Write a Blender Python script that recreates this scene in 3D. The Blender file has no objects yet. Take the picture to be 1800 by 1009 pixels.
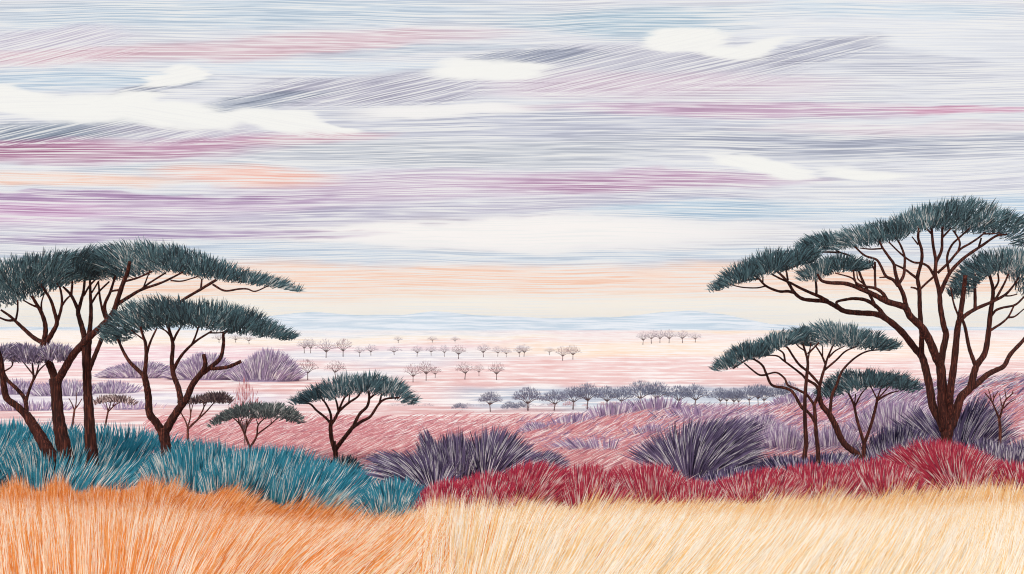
import bpy, math
import numpy as np

np.seterr(all="ignore")
rng = np.random.default_rng(11)
scene = bpy.context.scene
COL = scene.collection
F = 1930.0          # focal length measured in photo pixels (photo 1800 wide)
HY = 576.0          # photo row of the horizon
EYE = 16.0          # eye height above the plain, metres


def px(x, row, Y):
    """world point seen at photo position (x,row) when it stands Y metres away"""
    return np.array([(x - 900.0) / F * Y, Y, EYE + (HY - row) / F * Y])


def srgb(r, g, b):
    def f(c):
        c /= 255.0
        return c / 12.92 if c <= 0.04045 else ((c + 0.055) / 1.055) ** 2.4
    return (f(r), f(g), f(b), 1.0)


def interp(x, pts):
    return np.interp(x, [p[0] for p in pts], [p[1] for p in pts])


# ------------------------------------------------------------------ terrain
ROWS = [(9, 1022), (15, 968), (22, 922), (28, 884), (34, 845), (40, 812), (50, 800), (70, 788),
        (100, 775), (150, 752), (220, 716.4)]
ZC = [(-60, 14.6), (0, 14.4), (5, 14.2)] + [(y, EYE - (r - HY) / F * y) for y, r in ROWS] + [(300, 0.0), (30000, 0.0)]
_yy = np.concatenate([np.linspace(-60, 40, 401), np.geomspace(40.2, 30000, 700)])
_zz = np.interp(_yy, [c[0] for c in ZC], [c[1] for c in ZC])
for _ in range(6):
    _zz[1:-1] = (_zz[:-2] + 2 * _zz[1:-1] + _zz[2:]) / 4
CREST = [(-400, 862), (0, 866), (100, 858), (200, 850), (330, 860), (400, 880), (480, 908), (540, 916), (640, 926),
         (740, 918), (900, 910), (1000, 915), (1180, 908), (1250, 892), (1400, 878), (1600, 877), (1700, 878), (1800, 862), (2200, 850)]
RIDGE = [(500, 790), (800, 778), (930, 760), (1000, 748), (1100, 732), (1200, 728), (1350, 728), (1430, 718), (1500, 706),
         (1600, 688), (1700, 676), (1800, 671), (2100, 667), (2600, 670)]


def T(X, Y):
    X = np.asarray(X, float); Y = np.asarray(Y, float)
    z = np.interp(Y, _yy, _zz)
    Yc = np.maximum(Y, 3.0)
    c = interp(X / 22.0 * F + 900, CREST) - 872.0
    z = z - c / F * 22.0 * np.exp(-((Y - 21.5) / 5.0) ** 2)
    r = interp(X / 105.0 * F + 900, RIDGE)
    h = np.maximum(0, 773 - r) / F * 105.0
    w = np.exp(-((np.log(Yc) - math.log(105.0)) / 0.36) ** 2)
    z = z + h * w
    z = z + 0.06 * np.sin(X * 0.9 + 1.3) * np.sin(Y * 0.7) * np.exp(-Y / 60.0)
    return z


# ------------------------------------------------------------------ mesh helpers
class Geo:
    def __init__(self):
        self.v = []; self.loops = []; self.sizes = []; self.tint = []; self.n = 0; self.tv = []

    def add(self, V, faces, tint):
        """V (n,3); faces (m,k); tint scalar or (n,)"""
        V = np.asarray(V, np.float32); faces = np.asarray(faces, np.int64)
        self.v.append(V)
        self.loops.append((faces + self.n).ravel())
        self.sizes.append(np.full(len(faces), faces.shape[1]))
        self.tint.append(np.broadcast_to(np.asarray(tint, np.float32), (len(V),)).copy())
        self.n += len(V)

    def blades(self, root, d, L, W, bend, tint, twist=0.4, thin=0.638):
        root = np.asarray(root, float); N = len(root)
        if N == 0:
            return
        d = d / np.linalg.norm(d, axis=1, keepdims=True)
        L = np.broadcast_to(np.asarray(L, float), (N,))[:, None]; W = np.broadcast_to(np.asarray(W, float), (N,))[:, None]
        W = W * np.where(np.asarray(tint)[:, None] > thin, 0.56, 1.0)
        face = np.array([[0.0, -1.0, 0.15]]) + rng.normal(0, twist, (N, 3))
        side = np.cross(d, face); side /= np.linalg.norm(side, axis=1, keepdims=True) + 1e-9
        p1 = root + d * L * 0.5 + bend * 0.25
        p2 = root + d * L + bend
        V = np.empty((N, 5, 3))
        V[:, 0] = root - side * W * 0.35; V[:, 1] = root + side * W * 0.35
        V[:, 2] = p1 + side * W * 0.5; V[:, 3] = p1 - side * W * 0.5
        V[:, 4] = p2
        b = np.arange(N)[:, None] * 5
        t5 = np.repeat(np.asarray(tint, float), 5)
        self.add(V.reshape(-1, 3), b + np.array([[0, 1, 2, 3]]), t5)
        k = self.n - N * 5
        self.loops.append((b + np.array([[3, 2, 4]]) + k).ravel())
        self.sizes.append(np.full(N, 3))

    def tube(self, pts, rad, sides=8):
        pts = np.asarray(pts, float); rad = np.asarray(rad, float); n = len(pts)
        t = np.gradient(pts, axis=0); t /= np.linalg.norm(t, axis=1, keepdims=True) + 1e-9
        a = np.cross(t, np.array([[0.05, 1.0, 0.1]])); a /= np.linalg.norm(a, axis=1, keepdims=True) + 1e-9
        b = np.cross(t, a)
        th = np.linspace(0, 2 * math.pi, sides, endpoint=False)
        V = pts[:, None] + rad[:, None, None] * (a[:, None] * np.cos(th)[None, :, None] + b[:, None] * np.sin(th)[None, :, None])
        V = np.concatenate([V.reshape(-1, 3), pts[:1], pts[-1:]])
        i = np.arange(n - 1)[:, None] * sides; j = np.arange(sides)[None]
        q = np.stack([i + j, i + (j + 1) % sides, i + sides + (j + 1) % sides, i + sides + j], -1).reshape(-1, 4)
        self.add(V, q, rng.random())
        k = self.n - len(V)
        jj = np.arange(sides)
        c0 = np.stack([np.full(sides, n * sides), (jj + 1) % sides, jj], -1)
        c1 = np.stack([np.full(sides, n * sides + 1), (n - 1) * sides + jj, (n - 1) * sides + (jj + 1) % sides], -1)
        for c in (c0, c1):
            self.loops.append((c + k).ravel()); self.sizes.append(np.full(sides, 3))

    def build(self, name, mat, parent=None, smooth=False, origin=None):
        V = np.concatenate(self.v).astype(np.float32)
        if origin is not None:
            V = V - np.asarray(origin, np.float32)
        loops = np.concatenate(self.loops); sizes = np.concatenate(self.sizes)
        me = bpy.data.meshes.new(name)
        me.vertices.add(len(V)); me.vertices.foreach_set('co', V.ravel())
        me.loops.add(len(loops)); me.loops.foreach_set('vertex_index', loops.astype(np.int32))
        me.polygons.add(len(sizes))
        st = np.concatenate([[0], np.cumsum(sizes)[:-1]])
        me.polygons.foreach_set('loop_start', st.astype(np.int32))
        try:
            me.polygons.foreach_set('loop_total', sizes.astype(np.int32))
        except Exception:
            pass
        me.update(calc_edges=True)
        at = me.attributes.new('tint', 'FLOAT', 'POINT'); at.data.foreach_set('value', np.concatenate(self.tint).astype(np.float32))
        if smooth:
            me.polygons.foreach_set('use_smooth', np.ones(len(sizes), bool))
        me.materials.append(mat)
        o = bpy.data.objects.new(name, me); COL.objects.link(o)
        if parent is not None:
            o.parent = parent
        elif origin is not None:
            o.location = origin
        return o


def tag(o, label=None, cat=None, group=None, kind=None):
    if label: o['label'] = label
    if cat: o['category'] = cat
    if group: o['group'] = group
    if kind: o['kind'] = kind
    return o


def empty(name, loc, label, cat, group=None):
    o = bpy.data.objects.new(name, None); COL.objects.link(o); o.location = loc
    o.empty_display_size = 0.3
    return tag(o, label, cat, group)


# ------------------------------------------------------------------ materials
def base_mat(name, rough=0.85):
    m = bpy.data.materials.new(name); m.use_nodes = True
    nt = m.node_tree; bs = nt.nodes['Principled BSDF']
    bs.inputs['Roughness'].default_value = rough
    bs.inputs['Specular IOR Level'].default_value = 0.12
    return m, nt, bs


def tint_mat(name, stops, grain=0.25, scale=30.0, thru=0.35):
    """blades: every blade has one colour of the ramp (attribute tint), with a little pigment grain"""
    m, nt, bs = base_mat(name)
    at = nt.nodes.new('ShaderNodeAttribute'); at.attribute_name = 'tint'
    rp = nt.nodes.new('ShaderNodeValToRGB'); rp.color_ramp.interpolation = 'CONSTANT' if len(stops) > 3 else 'LINEAR'
    el = rp.color_ramp.elements
    while len(el) < len(stops): el.new(0.5)
    for e, (p, c) in zip(el, stops):
        e.position = p; e.color = srgb(*c)
    nt.links.new(at.outputs['Fac'], rp.inputs['Fac'])
    tc = nt.nodes.new('ShaderNodeTexCoord'); nz = nt.nodes.new('ShaderNodeTexNoise')
    nz.inputs['Scale'].default_value = scale; nz.inputs['Detail'].default_value = 3
    nt.links.new(tc.outputs['Object'], nz.inputs['Vector'])
    mr = nt.nodes.new('ShaderNodeMapRange'); mr.inputs['From Min'].default_value = 0.3; mr.inputs['From Max'].default_value = 0.7
    mr.inputs['To Min'].default_value = 1 - grain; mr.inputs['To Max'].default_value = 1 + grain
    nt.links.new(nz.outputs['Fac'], mr.inputs['Value'])
    mx = nt.nodes.new('ShaderNodeVectorMath'); mx.operation = 'SCALE'
    nt.links.new(rp.outputs['Color'], mx.inputs[0]); nt.links.new(mr.outputs['Result'], mx.inputs['Scale'])
    nt.links.new(mx.outputs['Vector'], bs.inputs['Base Color'])
    tl = nt.nodes.new('ShaderNodeBsdfTranslucent'); nt.links.new(mx.outputs['Vector'], tl.inputs['Color'])
    ms = nt.nodes.new('ShaderNodeMixShader'); ms.inputs[0].default_value = thru
    nt.links.new(bs.outputs[0], ms.inputs[1]); nt.links.new(tl.outputs[0], ms.inputs[2])
    nt.links.new(ms.outputs[0], nt.nodes['Material Output'].inputs['Surface'])
    return m


CREAM = (244, 236, 224)
M = {}
M['teal'] = tint_mat('teal_shrub_leaves', [(0, (52, 100, 118)), (0.07, (58, 142, 164)), (0.36, (76, 158, 178)), (0.56, (66, 148, 170)), (0.63, (176, 210, 214)), (0.70, (248, 244, 236))], 0.12)
M['darkteal'] = tint_mat('dark_shrub_leaves', [(0, (50, 60, 70)), (0.3, (74, 98, 112)), (0.6, (92, 120, 132)), (0.64, (176, 184, 190)), (0.70, CREAM)], 0.12)
M['red'] = tint_mat('red_shrub_leaves', [(0, (144, 52, 78)), (0.08, (192, 62, 86)), (0.38, (204, 78, 98)), (0.56, (196, 68, 90)), (0.63, (230, 168, 172)), (0.73, (252, 238, 232))], 0.12)
M['purple'] = tint_mat('purple_shrub_leaves', [(0, (66, 58, 82)), (0.16, (112, 98, 130)), (0.42, (126, 112, 144)), (0.56, (116, 102, 136)), (0.63, (186, 174, 196)), (0.69, (246, 240, 242))], 0.12)
M['violet'] = tint_mat('violet_shrub_leaves', [(0, (62, 56, 84)), (0.18, (116, 102, 138)), (0.42, (132, 118, 154)), (0.56, (122, 108, 144)), (0.62, (196, 186, 206)), (0.68, (246, 241, 244))], 0.12)
M['lilac'] = tint_mat('lilac_shrub_leaves', [(0, (122, 104, 136)), (0.10, (166, 144, 176)), (0.36, (184, 160, 188)), (0.52, (174, 150, 182)), (0.58, (218, 202, 216)), (0.64, (250, 243, 243))], 0.12)
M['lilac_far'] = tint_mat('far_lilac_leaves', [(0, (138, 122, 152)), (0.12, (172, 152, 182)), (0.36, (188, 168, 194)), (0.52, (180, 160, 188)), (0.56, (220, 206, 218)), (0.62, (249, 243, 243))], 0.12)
M['pink'] = tint_mat('pink_grass_blades', [(0, (172, 112, 124)), (0.08, (206, 140, 144)), (0.4, (213, 152, 154)), (0.60, (206, 144, 149)), (0.66, (230, 194, 194)), (0.72, (248, 236, 232))], 0.10)
M['mauve'] = tint_mat('mauve_grass_blades', [(0, (112, 96, 128)), (0.14, (166, 138, 164)), (0.36, (182, 148, 170)), (0.54, (164, 142, 172)), (0.62, (212, 192, 206)), (0.68, (248, 240, 241))], 0.10)
M['slate'] = tint_mat('slate_heath_blades', [(0, (96, 96, 116)), (0.2, (150, 150, 170)), (0.42, (176, 172, 190)), (0.6, (160, 158, 178)), (0.64, (210, 208, 218)), (0.70, (248, 246, 246))], 0.10)
M['orange'] = tint_mat('orange_grass_blades', [(0, (210, 122, 60)), (0.08, (236, 148, 76)), (0.34, (240, 162, 92)), (0.50, (243, 180, 118)), (0.60, (249, 212, 172)), (0.70, (253, 238, 218))], 0.10)
M['yellow'] = tint_mat('yellow_grass_blades', [(0, (238, 186, 124)), (0.08, (247, 208, 150)), (0.30, (249, 218, 170)), (0.44, (251, 228, 190)), (0.54, (253, 238, 214)), (0.62, (255, 249, 238))], 0.10)
M['needle'] = tint_mat('acacia_needles', [(0, (56, 68, 74)), (0.22, (76, 100, 108)), (0.50, (90, 120, 128)), (0.78, (122, 152, 158)), (0.90, (216, 220, 218))], 0.12)
M['needle_grey'] = tint_mat('grey_acacia_needles', [(0, (78, 84, 86)), (0.3, (104, 114, 112)), (0.6, (124, 134, 130)), (0.80, (156, 162, 158)), (0.88, (236, 228, 224))], 0.12)
M['needle_brown'] = tint_mat('brown_acacia_needles', [(0, (74, 62, 66)), (0.3, (106, 90, 90)), (0.6, (130, 110, 108)), (0.80, (160, 138, 132)), (0.88, (236, 218, 212))], 0.12)
M['needle_violet'] = tint_mat('violet_tree_needles', [(0, (112, 102, 126)), (0.3, (148, 134, 164)), (0.6, (168, 154, 184)), (0.74, (206, 196, 216)), (0.80, (248, 243, 246))], 0.12)
M['tw_slate'] = tint_mat('slate_twigs', [(0, (98, 100, 120)), (0.4, (126, 128, 148)), (0.8, (156, 158, 176))])
M['tw_brown'] = tint_mat('rosy_brown_twigs', [(0, (112, 86, 92)), (0.5, (156, 122, 128)), (1.0, (194, 160, 164))])  # rosy brown, lightened to paint in the fade of distance
M['tw_pale'] = tint_mat('haze_pale_twigs', [(0, (150, 138, 150)), (0.5, (180, 168, 180)), (1.0, (208, 196, 204))])  # fading with distance put into the twig colour
M['tw_red'] = tint_mat('red_twigs', [(0, (176, 110, 114)), (0.5, (200, 130, 132)), (1.0, (220, 158, 158))])


def bark_mat(name, a, b, c):
    m, nt, bs = base_mat(name, 0.8)
    tc = nt.nodes.new('ShaderNodeTexCoord'); mp = nt.nodes.new('ShaderNodeMapping'); mp.inputs['Scale'].default_value = (34, 34, 1.6)
    nz = nt.nodes.new('ShaderNodeTexNoise'); nz.inputs['Scale'].default_value = 1.0; nz.inputs['Detail'].default_value = 4
    nz.inputs['Distortion'].default_value = 0.6
    nt.links.new(tc.outputs['Object'], mp.inputs['Vector']); nt.links.new(mp.outputs['Vector'], nz.inputs['Vector'])
    rp = nt.nodes.new('ShaderNodeValToRGB'); el = rp.color_ramp.elements
    el[0].position = 0.40; el[0].color = srgb(*a); el[1].position = 0.66; el[1].color = srgb(*c)
    e = el.new(0.54); e.color = srgb(*b)
    nt.links.new(nz.outputs['Fac'], rp.inputs['Fac']); nt.links.new(rp.outputs['Color'], bs.inputs['Base Color'])
    bp = nt.nodes.new('ShaderNodeBump'); bp.inputs['Strength'].default_value = 0.5; bp.inputs['Distance'].default_value = 0.02
    nt.links.new(nz.outputs['Fac'], bp.inputs['Height']); nt.links.new(bp.outputs['Normal'], bs.inputs['Normal'])
    return m


M['bark'] = bark_mat('reddish_brown_bark', (44, 26, 24), (68, 36, 31), (112, 62, 50))
M['bark_thin'] = bark_mat('thin_brown_bark', (62, 34, 30), (92, 52, 44), (128, 78, 64))
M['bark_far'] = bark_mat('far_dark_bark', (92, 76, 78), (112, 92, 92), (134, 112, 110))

# ------------------------------------------------------------------ world: painted evening sky
world = bpy.data.worlds.new('World'); scene.world = world; world.use_nodes = True
W = world.node_tree; W.nodes.clear()


def node(t, **kw):
    n = W.nodes.new(t)
    for k, v in kw.items(): setattr(n, k, v)
    return n


def wire(n, i, v):
    if hasattr(v, 'is_output') or isinstance(v, bpy.types.NodeSocket):
        W.links.new(v, n.inputs[i])
    else:
        n.inputs[i].default_value = v


def mth(op, a, b=None, c=None, clamp=False):
    n = node('ShaderNodeMath', operation=op, use_clamp=clamp)
    wire(n, 0, a)
    if b is not None: wire(n, 1, b)
    if c is not None: wire(n, 2, c)
    return n.outputs[0]


def cxyz(x, y, z):
    n = node('ShaderNodeCombineXYZ'); wire(n, 0, x); wire(n, 1, y); wire(n, 2, z); return n.outputs[0]


def noise(vec, scale=1.0, detail=2.0, rough=0.5):
    n = node('ShaderNodeTexNoise'); W.links.new(vec, n.inputs['Vector'])
    n.inputs['Scale'].default_value = scale; n.inputs['Detail'].default_value = detail; n.inputs['Roughness'].default_value = rough
    return n.outputs['Fac']


def mixc(f, a, b):
    n = node('ShaderNodeMix', data_type='RGBA')
    wire(n, 0, f); wire(n, 6, a); wire(n, 7, b)
    return n.outputs[2]


tc = node('ShaderNodeTexCoord'); sp = node('ShaderNodeSeparateXYZ'); W.links.new(tc.outputs['Generated'], sp.inputs[0])
ay = mth('MAXIMUM', mth('ABSOLUTE', sp.outputs[1]), 0.05)
U = mth('DIVIDE', sp.outputs[0], ay); V = mth('DIVIDE', sp.outputs[2], ay)
# soft wandering of every cloud edge
n1 = noise(cxyz(mth('MULTIPLY', U, 5.0), mth('MULTIPLY', V, 22.0), 0.0), 1.0, 4.0, 0.6)
n2 = noise(cxyz(mth('MULTIPLY', U, 5.0), mth('MULTIPLY', V, 150.0), 7.3), 1.0, 3.0, 0.6)
Vd = mth('ADD', V, mth('MULTIPLY', mth('SUBTRACT', n1, 0.5), 0.030))
Ud = mth('ADD', U, mth('MULTIPLY', mth('SUBTRACT', n2, 0.5), 0.05))

colr = node('ShaderNodeRGB'); colr.outputs[0].default_value = srgb(224, 225, 231); SKY = colr.outputs[0]
TILT = None; INK = None


def blob(x, row, rx, rt, rb, slope, c, strength=1.0, soft=0.75, tilt=0.0, ink=None):
    """x,row,rx,rt,rb: a bank of cloud, size above / below its middle; tilt: lie of its strokes"""
    global SKY, TILT, INK
    cu = (x - 900) / F; cv = (HY - row) / F
    du = mth('SUBTRACT', Ud, cu)
    dv = mth('SUBTRACT', mth('SUBTRACT', Vd, cv), mth('MULTIPLY', du, slope))
    q = mth('MAXIMUM', mth('MULTIPLY', dv, F / rt), mth('MULTIPLY', dv, -F / rb))
    p = mth('MULTIPLY', du, F / rx)
    d2 = mth('ADD', mth('MULTIPLY', p, p), mth('MULTIPLY', q, q))
    mr = node('ShaderNodeMapRange', interpolation_type='SMOOTHSTEP')
    wire(mr, 'Value', d2); mr.inputs['From Min'].default_value = 1.0; mr.inputs['From Max'].default_value = max(0.0, 1 - soft) ** 2
    mr.inputs['To Min'].default_value = 0.0; mr.inputs['To Max'].default_value = strength
    w = mr.outputs[0]
    SKY = mixc(w, SKY, srgb(*c))
    if tilt > 0.12:
        TILT = w if TILT is None else mth('MAXIMUM', TILT, w)
    if tilt < -0.05:
        INK = w if INK is None else mth('MAXIMUM', INK, w)


WHITE = (246, 245, 241)
# low evening glow
blob(900, 330, 3000, 400, 90, 0, (227, 228, 234), 1, 0.5)
blob(900, 530, 4000, 64, 120, 0, (251, 243, 231), 1, 0.35)
blob(900, 484, 3000, 24, 52, 0, (251, 224, 208), 0.9, 0.9)
blob(1750, 640, 700, 70, 60, 0, (248, 222, 214), 0.8, 0.9)
blob(880, 408, 620, 40, 46, 0, (250, 245, 242), 1, 0.8)
blob(900, 452, 1500, 14, 10, 0, (214, 224, 234), 0.75, 0.9)
blob(420, 440, 330, 18, 20, 0, (210, 221, 233), 0.8, 0.9)
blob(1250, 365, 300, 24, 26, 0, (198, 216, 230), 0.9, 0.9)
blob(1720, 375, 360, 44, 70, 0, (206, 222, 235), 0.9, 0.9)
# top
blob(420, 25, 640, 60, 38, 0.02, (206, 218, 229), 0.95, 0.9)
blob(1130, 35, 330, 30, 38, 0, (190, 209, 222), 0.9, 0.9)
blob(1580, 60, 420, 90, 80, 0, (232, 234, 239), 1, 0.9)
blob(1560, 20, 300, 20, 20, 0, (214, 226, 236), 0.8, 0.9)
blob(90, 70, 170, 34, 36, 0.05, (218, 213, 224), 0.95, 0.8, 0.35)
blob(480, 82, 520, 26, 26, 0.055, (226, 202, 210), 0.95, 0.8, 0.05)
blob(80, 102, 220, 20, 22, 0.05, (226, 200, 208), 0.8, 0.9, 0.15)
blob(130, 140, 280, 22, 26, 0, (206, 220, 232), 0.9, 0.9)
blob(560, 118, 320, 18, 22, 0, (222, 230, 238), 0.8, 0.9)
blob(420, 100, 360, 5, 8, 0.0, (196, 206, 220), 0.0, 0.9)
blob(720, 92, 300, 8, 10, 0.02, (190, 202, 216), 0.6, 0.9)
# right hand grey cloud with white crown
blob(1150, 118, 330, 62, 60, 0.03, (206, 205, 216), 0.95, 0.6, 0.22)
blob(950, 102, 150, 14, 18, 0.05, (160, 166, 184), 0.85, 0.9, 0.15)
blob(1160, 150, 420, 34, 34, 0.0, (224, 208, 219), 0.8, 0.9, 0.08)
blob(1440, 88, 150, 18, 28, 0.12, (168, 168, 186), 0.85, 0.8, 0.3)
blob(1560, 100, 260, 26, 40, -0.1, (204, 206, 218), 0.7, 0.9, -0.05)
blob(1205, 66, 90, 24, 22, 0.02, WHITE, 1, 0.45, 0.35)
blob(1290, 84, 80, 14, 22, -0.05, WHITE, 1, 0.5, 0.25)
blob(1340, 78, 70, 14, 12, 0.2, WHITE, 0.9, 0.6)
# left middle clouds
blob(640, 160, 270, 40, 42, 0.03, (194, 192, 206), 0.95, 0.7, 0.16)
blob(470, 180, 170, 16, 16, 0.12, (162, 170, 186), 0.8, 0.9, 0.25)
blob(980, 215, 560, 40, 40, 0, (206, 208, 220), 0.9, 0.9)
blob(860, 127, 130, 22, 20, 0.02, WHITE, 1, 0.5, 0.05)
blob(800, 196, 230, 16, 16, 0.03, (247, 244, 242), 0.95, 0.7)
blob(250, 166, 140, 18, 16, 0.25, (176, 180, 194), 0.8, 0.85, 0.3)
blob(313, 138, 66, 20, 18, 0.28, WHITE, 1, 0.5, 0.3)
blob(100, 232, 260, 26, 26, 0.06, (152, 162, 178), 0.95, 0.8, 0.18)
blob(310, 228, 200, 22, 22, 0.0, (206, 202, 214), 0.8, 0.8, 0.2)
blob(15, 172, 66, 26, 34, 0, WHITE, 1, 0.4)
blob(110, 188, 190, 20, 28, -0.08, WHITE, 1, 0.45, 0.1)
blob(320, 205, 140, 26, 24, -0.1, WHITE, 1, 0.5, -0.15)
blob(500, 217, 120, 24, 20, -0.14, WHITE, 1, 0.45, -0.1)
for bx, by, brx, brt, brb in [(60, 176, 70, 20, 26), (150, 182, 80, 22, 26), (235, 180, 60, 20, 26), (300, 196, 70, 20, 24), (385, 212, 60, 18, 20), (455, 206, 60, 16, 22), (520, 208, 50, 16, 20), (575, 226, 60, 12, 12),
                              (830, 122, 60, 16, 18), (900, 126, 60, 16, 18), (1180, 62, 56, 20, 24), (1225, 62, 56, 18, 26), (340, 130, 34, 16, 16), (285, 146, 40, 14, 14)]:
    blob(bx, by, brx, brt, brb, -0.03, WHITE, 1, 0.62)
# purple and peach bands
blob(260, 256, 460, 20, 32, 0.05, (206, 166, 190), 0.95, 0.85, 0.05)
blob(40, 262, 180, 20, 22, 0.1, (190, 140, 170), 0.8, 0.9, 0.1)
blob(560, 240, 160, 10, 14, 0.06, (216, 176, 188), 0.7, 0.9, 0.08)
blob(800, 268, 500, 34, 40, 0, (202, 206, 214), 0.85, 0.9)
blob(1500, 250, 560, 30, 38, -0.01, (188, 192, 206), 0.9, 0.9, -0.04)
blob(340, 290, 240, 10, 12, 0.02, (210, 216, 224), 0.9, 0.8)
blob(800, 325, 520, 30, 34, 0.02, (216, 198, 216), 0.9, 0.9, 0.04)
blob(250, 368, 640, 34, 42, 0, (214, 196, 216), 0.95, 0.8)
blob(60, 372, 200, 24, 24, 0, (218, 184, 212), 0.8, 0.9)
blob(120, 318, 270, 20, 16, 0, (247, 222, 210), 1, 0.8)
blob(430, 305, 200, 22, 26, -0.06, (247, 212, 202), 1, 0.8, 0.12)
blob(200, 346, 560, 10, 12, 0, (180, 146, 186), 0.8, 0.9)
blob(640, 378, 420, 24, 26, 0.02, (200, 198, 214), 0.8, 0.9)
blob(300, 412, 420, 12, 14, 0, (184, 162, 196), 0.85, 0.9)
blob(1120, 318, 400, 22, 24, 0.02, (208, 178, 202), 0.95, 0.85, 0.03)
blob(1060, 352, 360, 14, 18, 0.05, (204, 198, 214), 0.7, 0.9)
blob(1330, 190, 470, 16, 20, 0, (210, 182, 204), 0.95, 0.85)
blob(1690, 191, 170, 10, 12, 0, (222, 172, 196), 0.8, 0.9)
blob(1620, 225, 400, 14, 18, 0, (232, 222, 228), 0.8, 0.9)
blob(1345, 290, 110, 17, 18, -0.14, WHITE, 1, 0.5, -0.1)
blob(1320, 283, 70, 16, 16, -0.08, WHITE, 1, 0.55)
blob(1385, 298, 60, 14, 16, -0.12, WHITE, 1, 0.55)
blob(1530, 303, 120, 15, 15, -0.13, WHITE, 1, 0.6)
blob(1690, 320, 220, 14, 16, -0.02, (226, 226, 234), 0.8, 0.9)

# pencil hatching: long thin strokes that follow the lie of each cloud
bendn = noise(cxyz(mth('MULTIPLY', U, 3.0), mth('MULTIPLY', V, 6.0), 3.1), 1.0, 2.0, 0.5)
Vs = mth('ADD', V, mth('MULTIPLY', mth('SUBTRACT', bendn, 0.5), 0.022))


def strokes(vv_, z_):
    a = noise(cxyz(mth('MULTIPLY', U, 8.0), mth('MULTIPLY', vv_, 1050.0), z_), 1.0, 0.0, 0.5)
    b = noise(cxyz(mth('MULTIPLY', U, 22.0), mth('MULTIPLY', vv_, 700.0), z_ + 5.0), 1.0, 1.0, 0.6)
    return mth('ADD', mth('MULTIPLY', a, 0.62), mth('MULTIPLY', b, 0.38))


def mixf(f, a, b):
    return mth('ADD', mth('MULTIPLY', a, mth('SUBTRACT', 1.0, f)), mth('MULTIPLY', b, f))


stk = strokes(Vs, 0.0)
stk = mixf(TILT, stk, strokes(mth('SUBTRACT', Vs, mth('MULTIPLY', U, 0.22)), 11.0))
stk = mixf(INK, stk, strokes(mth('ADD', Vs, mth('MULTIPLY', U, 0.16)), 23.0))
big = noise(cxyz(mth('MULTIPLY', U, 7.0), mth('MULTIPLY', Vs, 60.0), 9.0), 1.0, 2.0, 0.5)


def ramp(v, a, b, lo=0.0, hi=1.0):
    mr = node('ShaderNodeMapRange', interpolation_type='SMOOTHSTEP'); wire(mr, 'Value', v)
    mr.inputs['From Min'].default_value = a; mr.inputs['From Max'].default_value = b
    mr.inputs['To Min'].default_value = lo; mr.inputs['To Max'].default_value = hi
    return mr.outputs[0]


dark = ramp(stk, 0.515, 0.61)
lite = ramp(stk, 0.49, 0.40)
fade = ramp(big, 0.35, 0.65, 0.45, 1.0)
sq = node('ShaderNodeVectorMath', operation='MULTIPLY'); W.links.new(SKY, sq.inputs[0]); W.links.new(SKY, sq.inputs[1])
sq2 = node('ShaderNodeVectorMath', operation='MULTIPLY'); W.links.new(sq.outputs[0], sq2.inputs[0]); W.links.new(SKY, sq2.inputs[1])
out = mixc(mth('MULTIPLY', lite, 0.74), SKY, srgb(241, 240, 238))
sepc = node('ShaderNodeSeparateColor'); W.links.new(SKY, sepc.inputs[0])
inked = ramp(sepc.outputs[1], 0.89, 0.76)          # white cloud tops are left almost unhatched
out = mixc(mth('MULTIPLY', mth('MULTIPLY', dark, fade), mth('MULTIPLY', inked, 0.50)), out, sq2.outputs[0])
out = mixc(mth('MULTIPLY', mth('MULTIPLY', dark, inked), 0.34), out, sq.outputs[0])
bg = node('ShaderNodeBackground'); W.links.new(out, bg.inputs['Color']); bg.inputs['Strength'].default_value = 1.0
world.cycles.sampling_method = 'NONE'
scene.cycles.filter_width = 1.1; scene.cycles.adaptive_threshold = 0.025; scene.cycles.max_bounces = 4; scene.cycles.diffuse_bounces = 2; scene.cycles.glossy_bounces = 1
wo = node('ShaderNodeOutputWorld'); W.links.new(bg.outputs[0], wo.inputs['Surface'])

# ------------------------------------------------------------------ ground sheet
def hatch(nt, vec_u, vec_v, seed):
    pass


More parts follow.
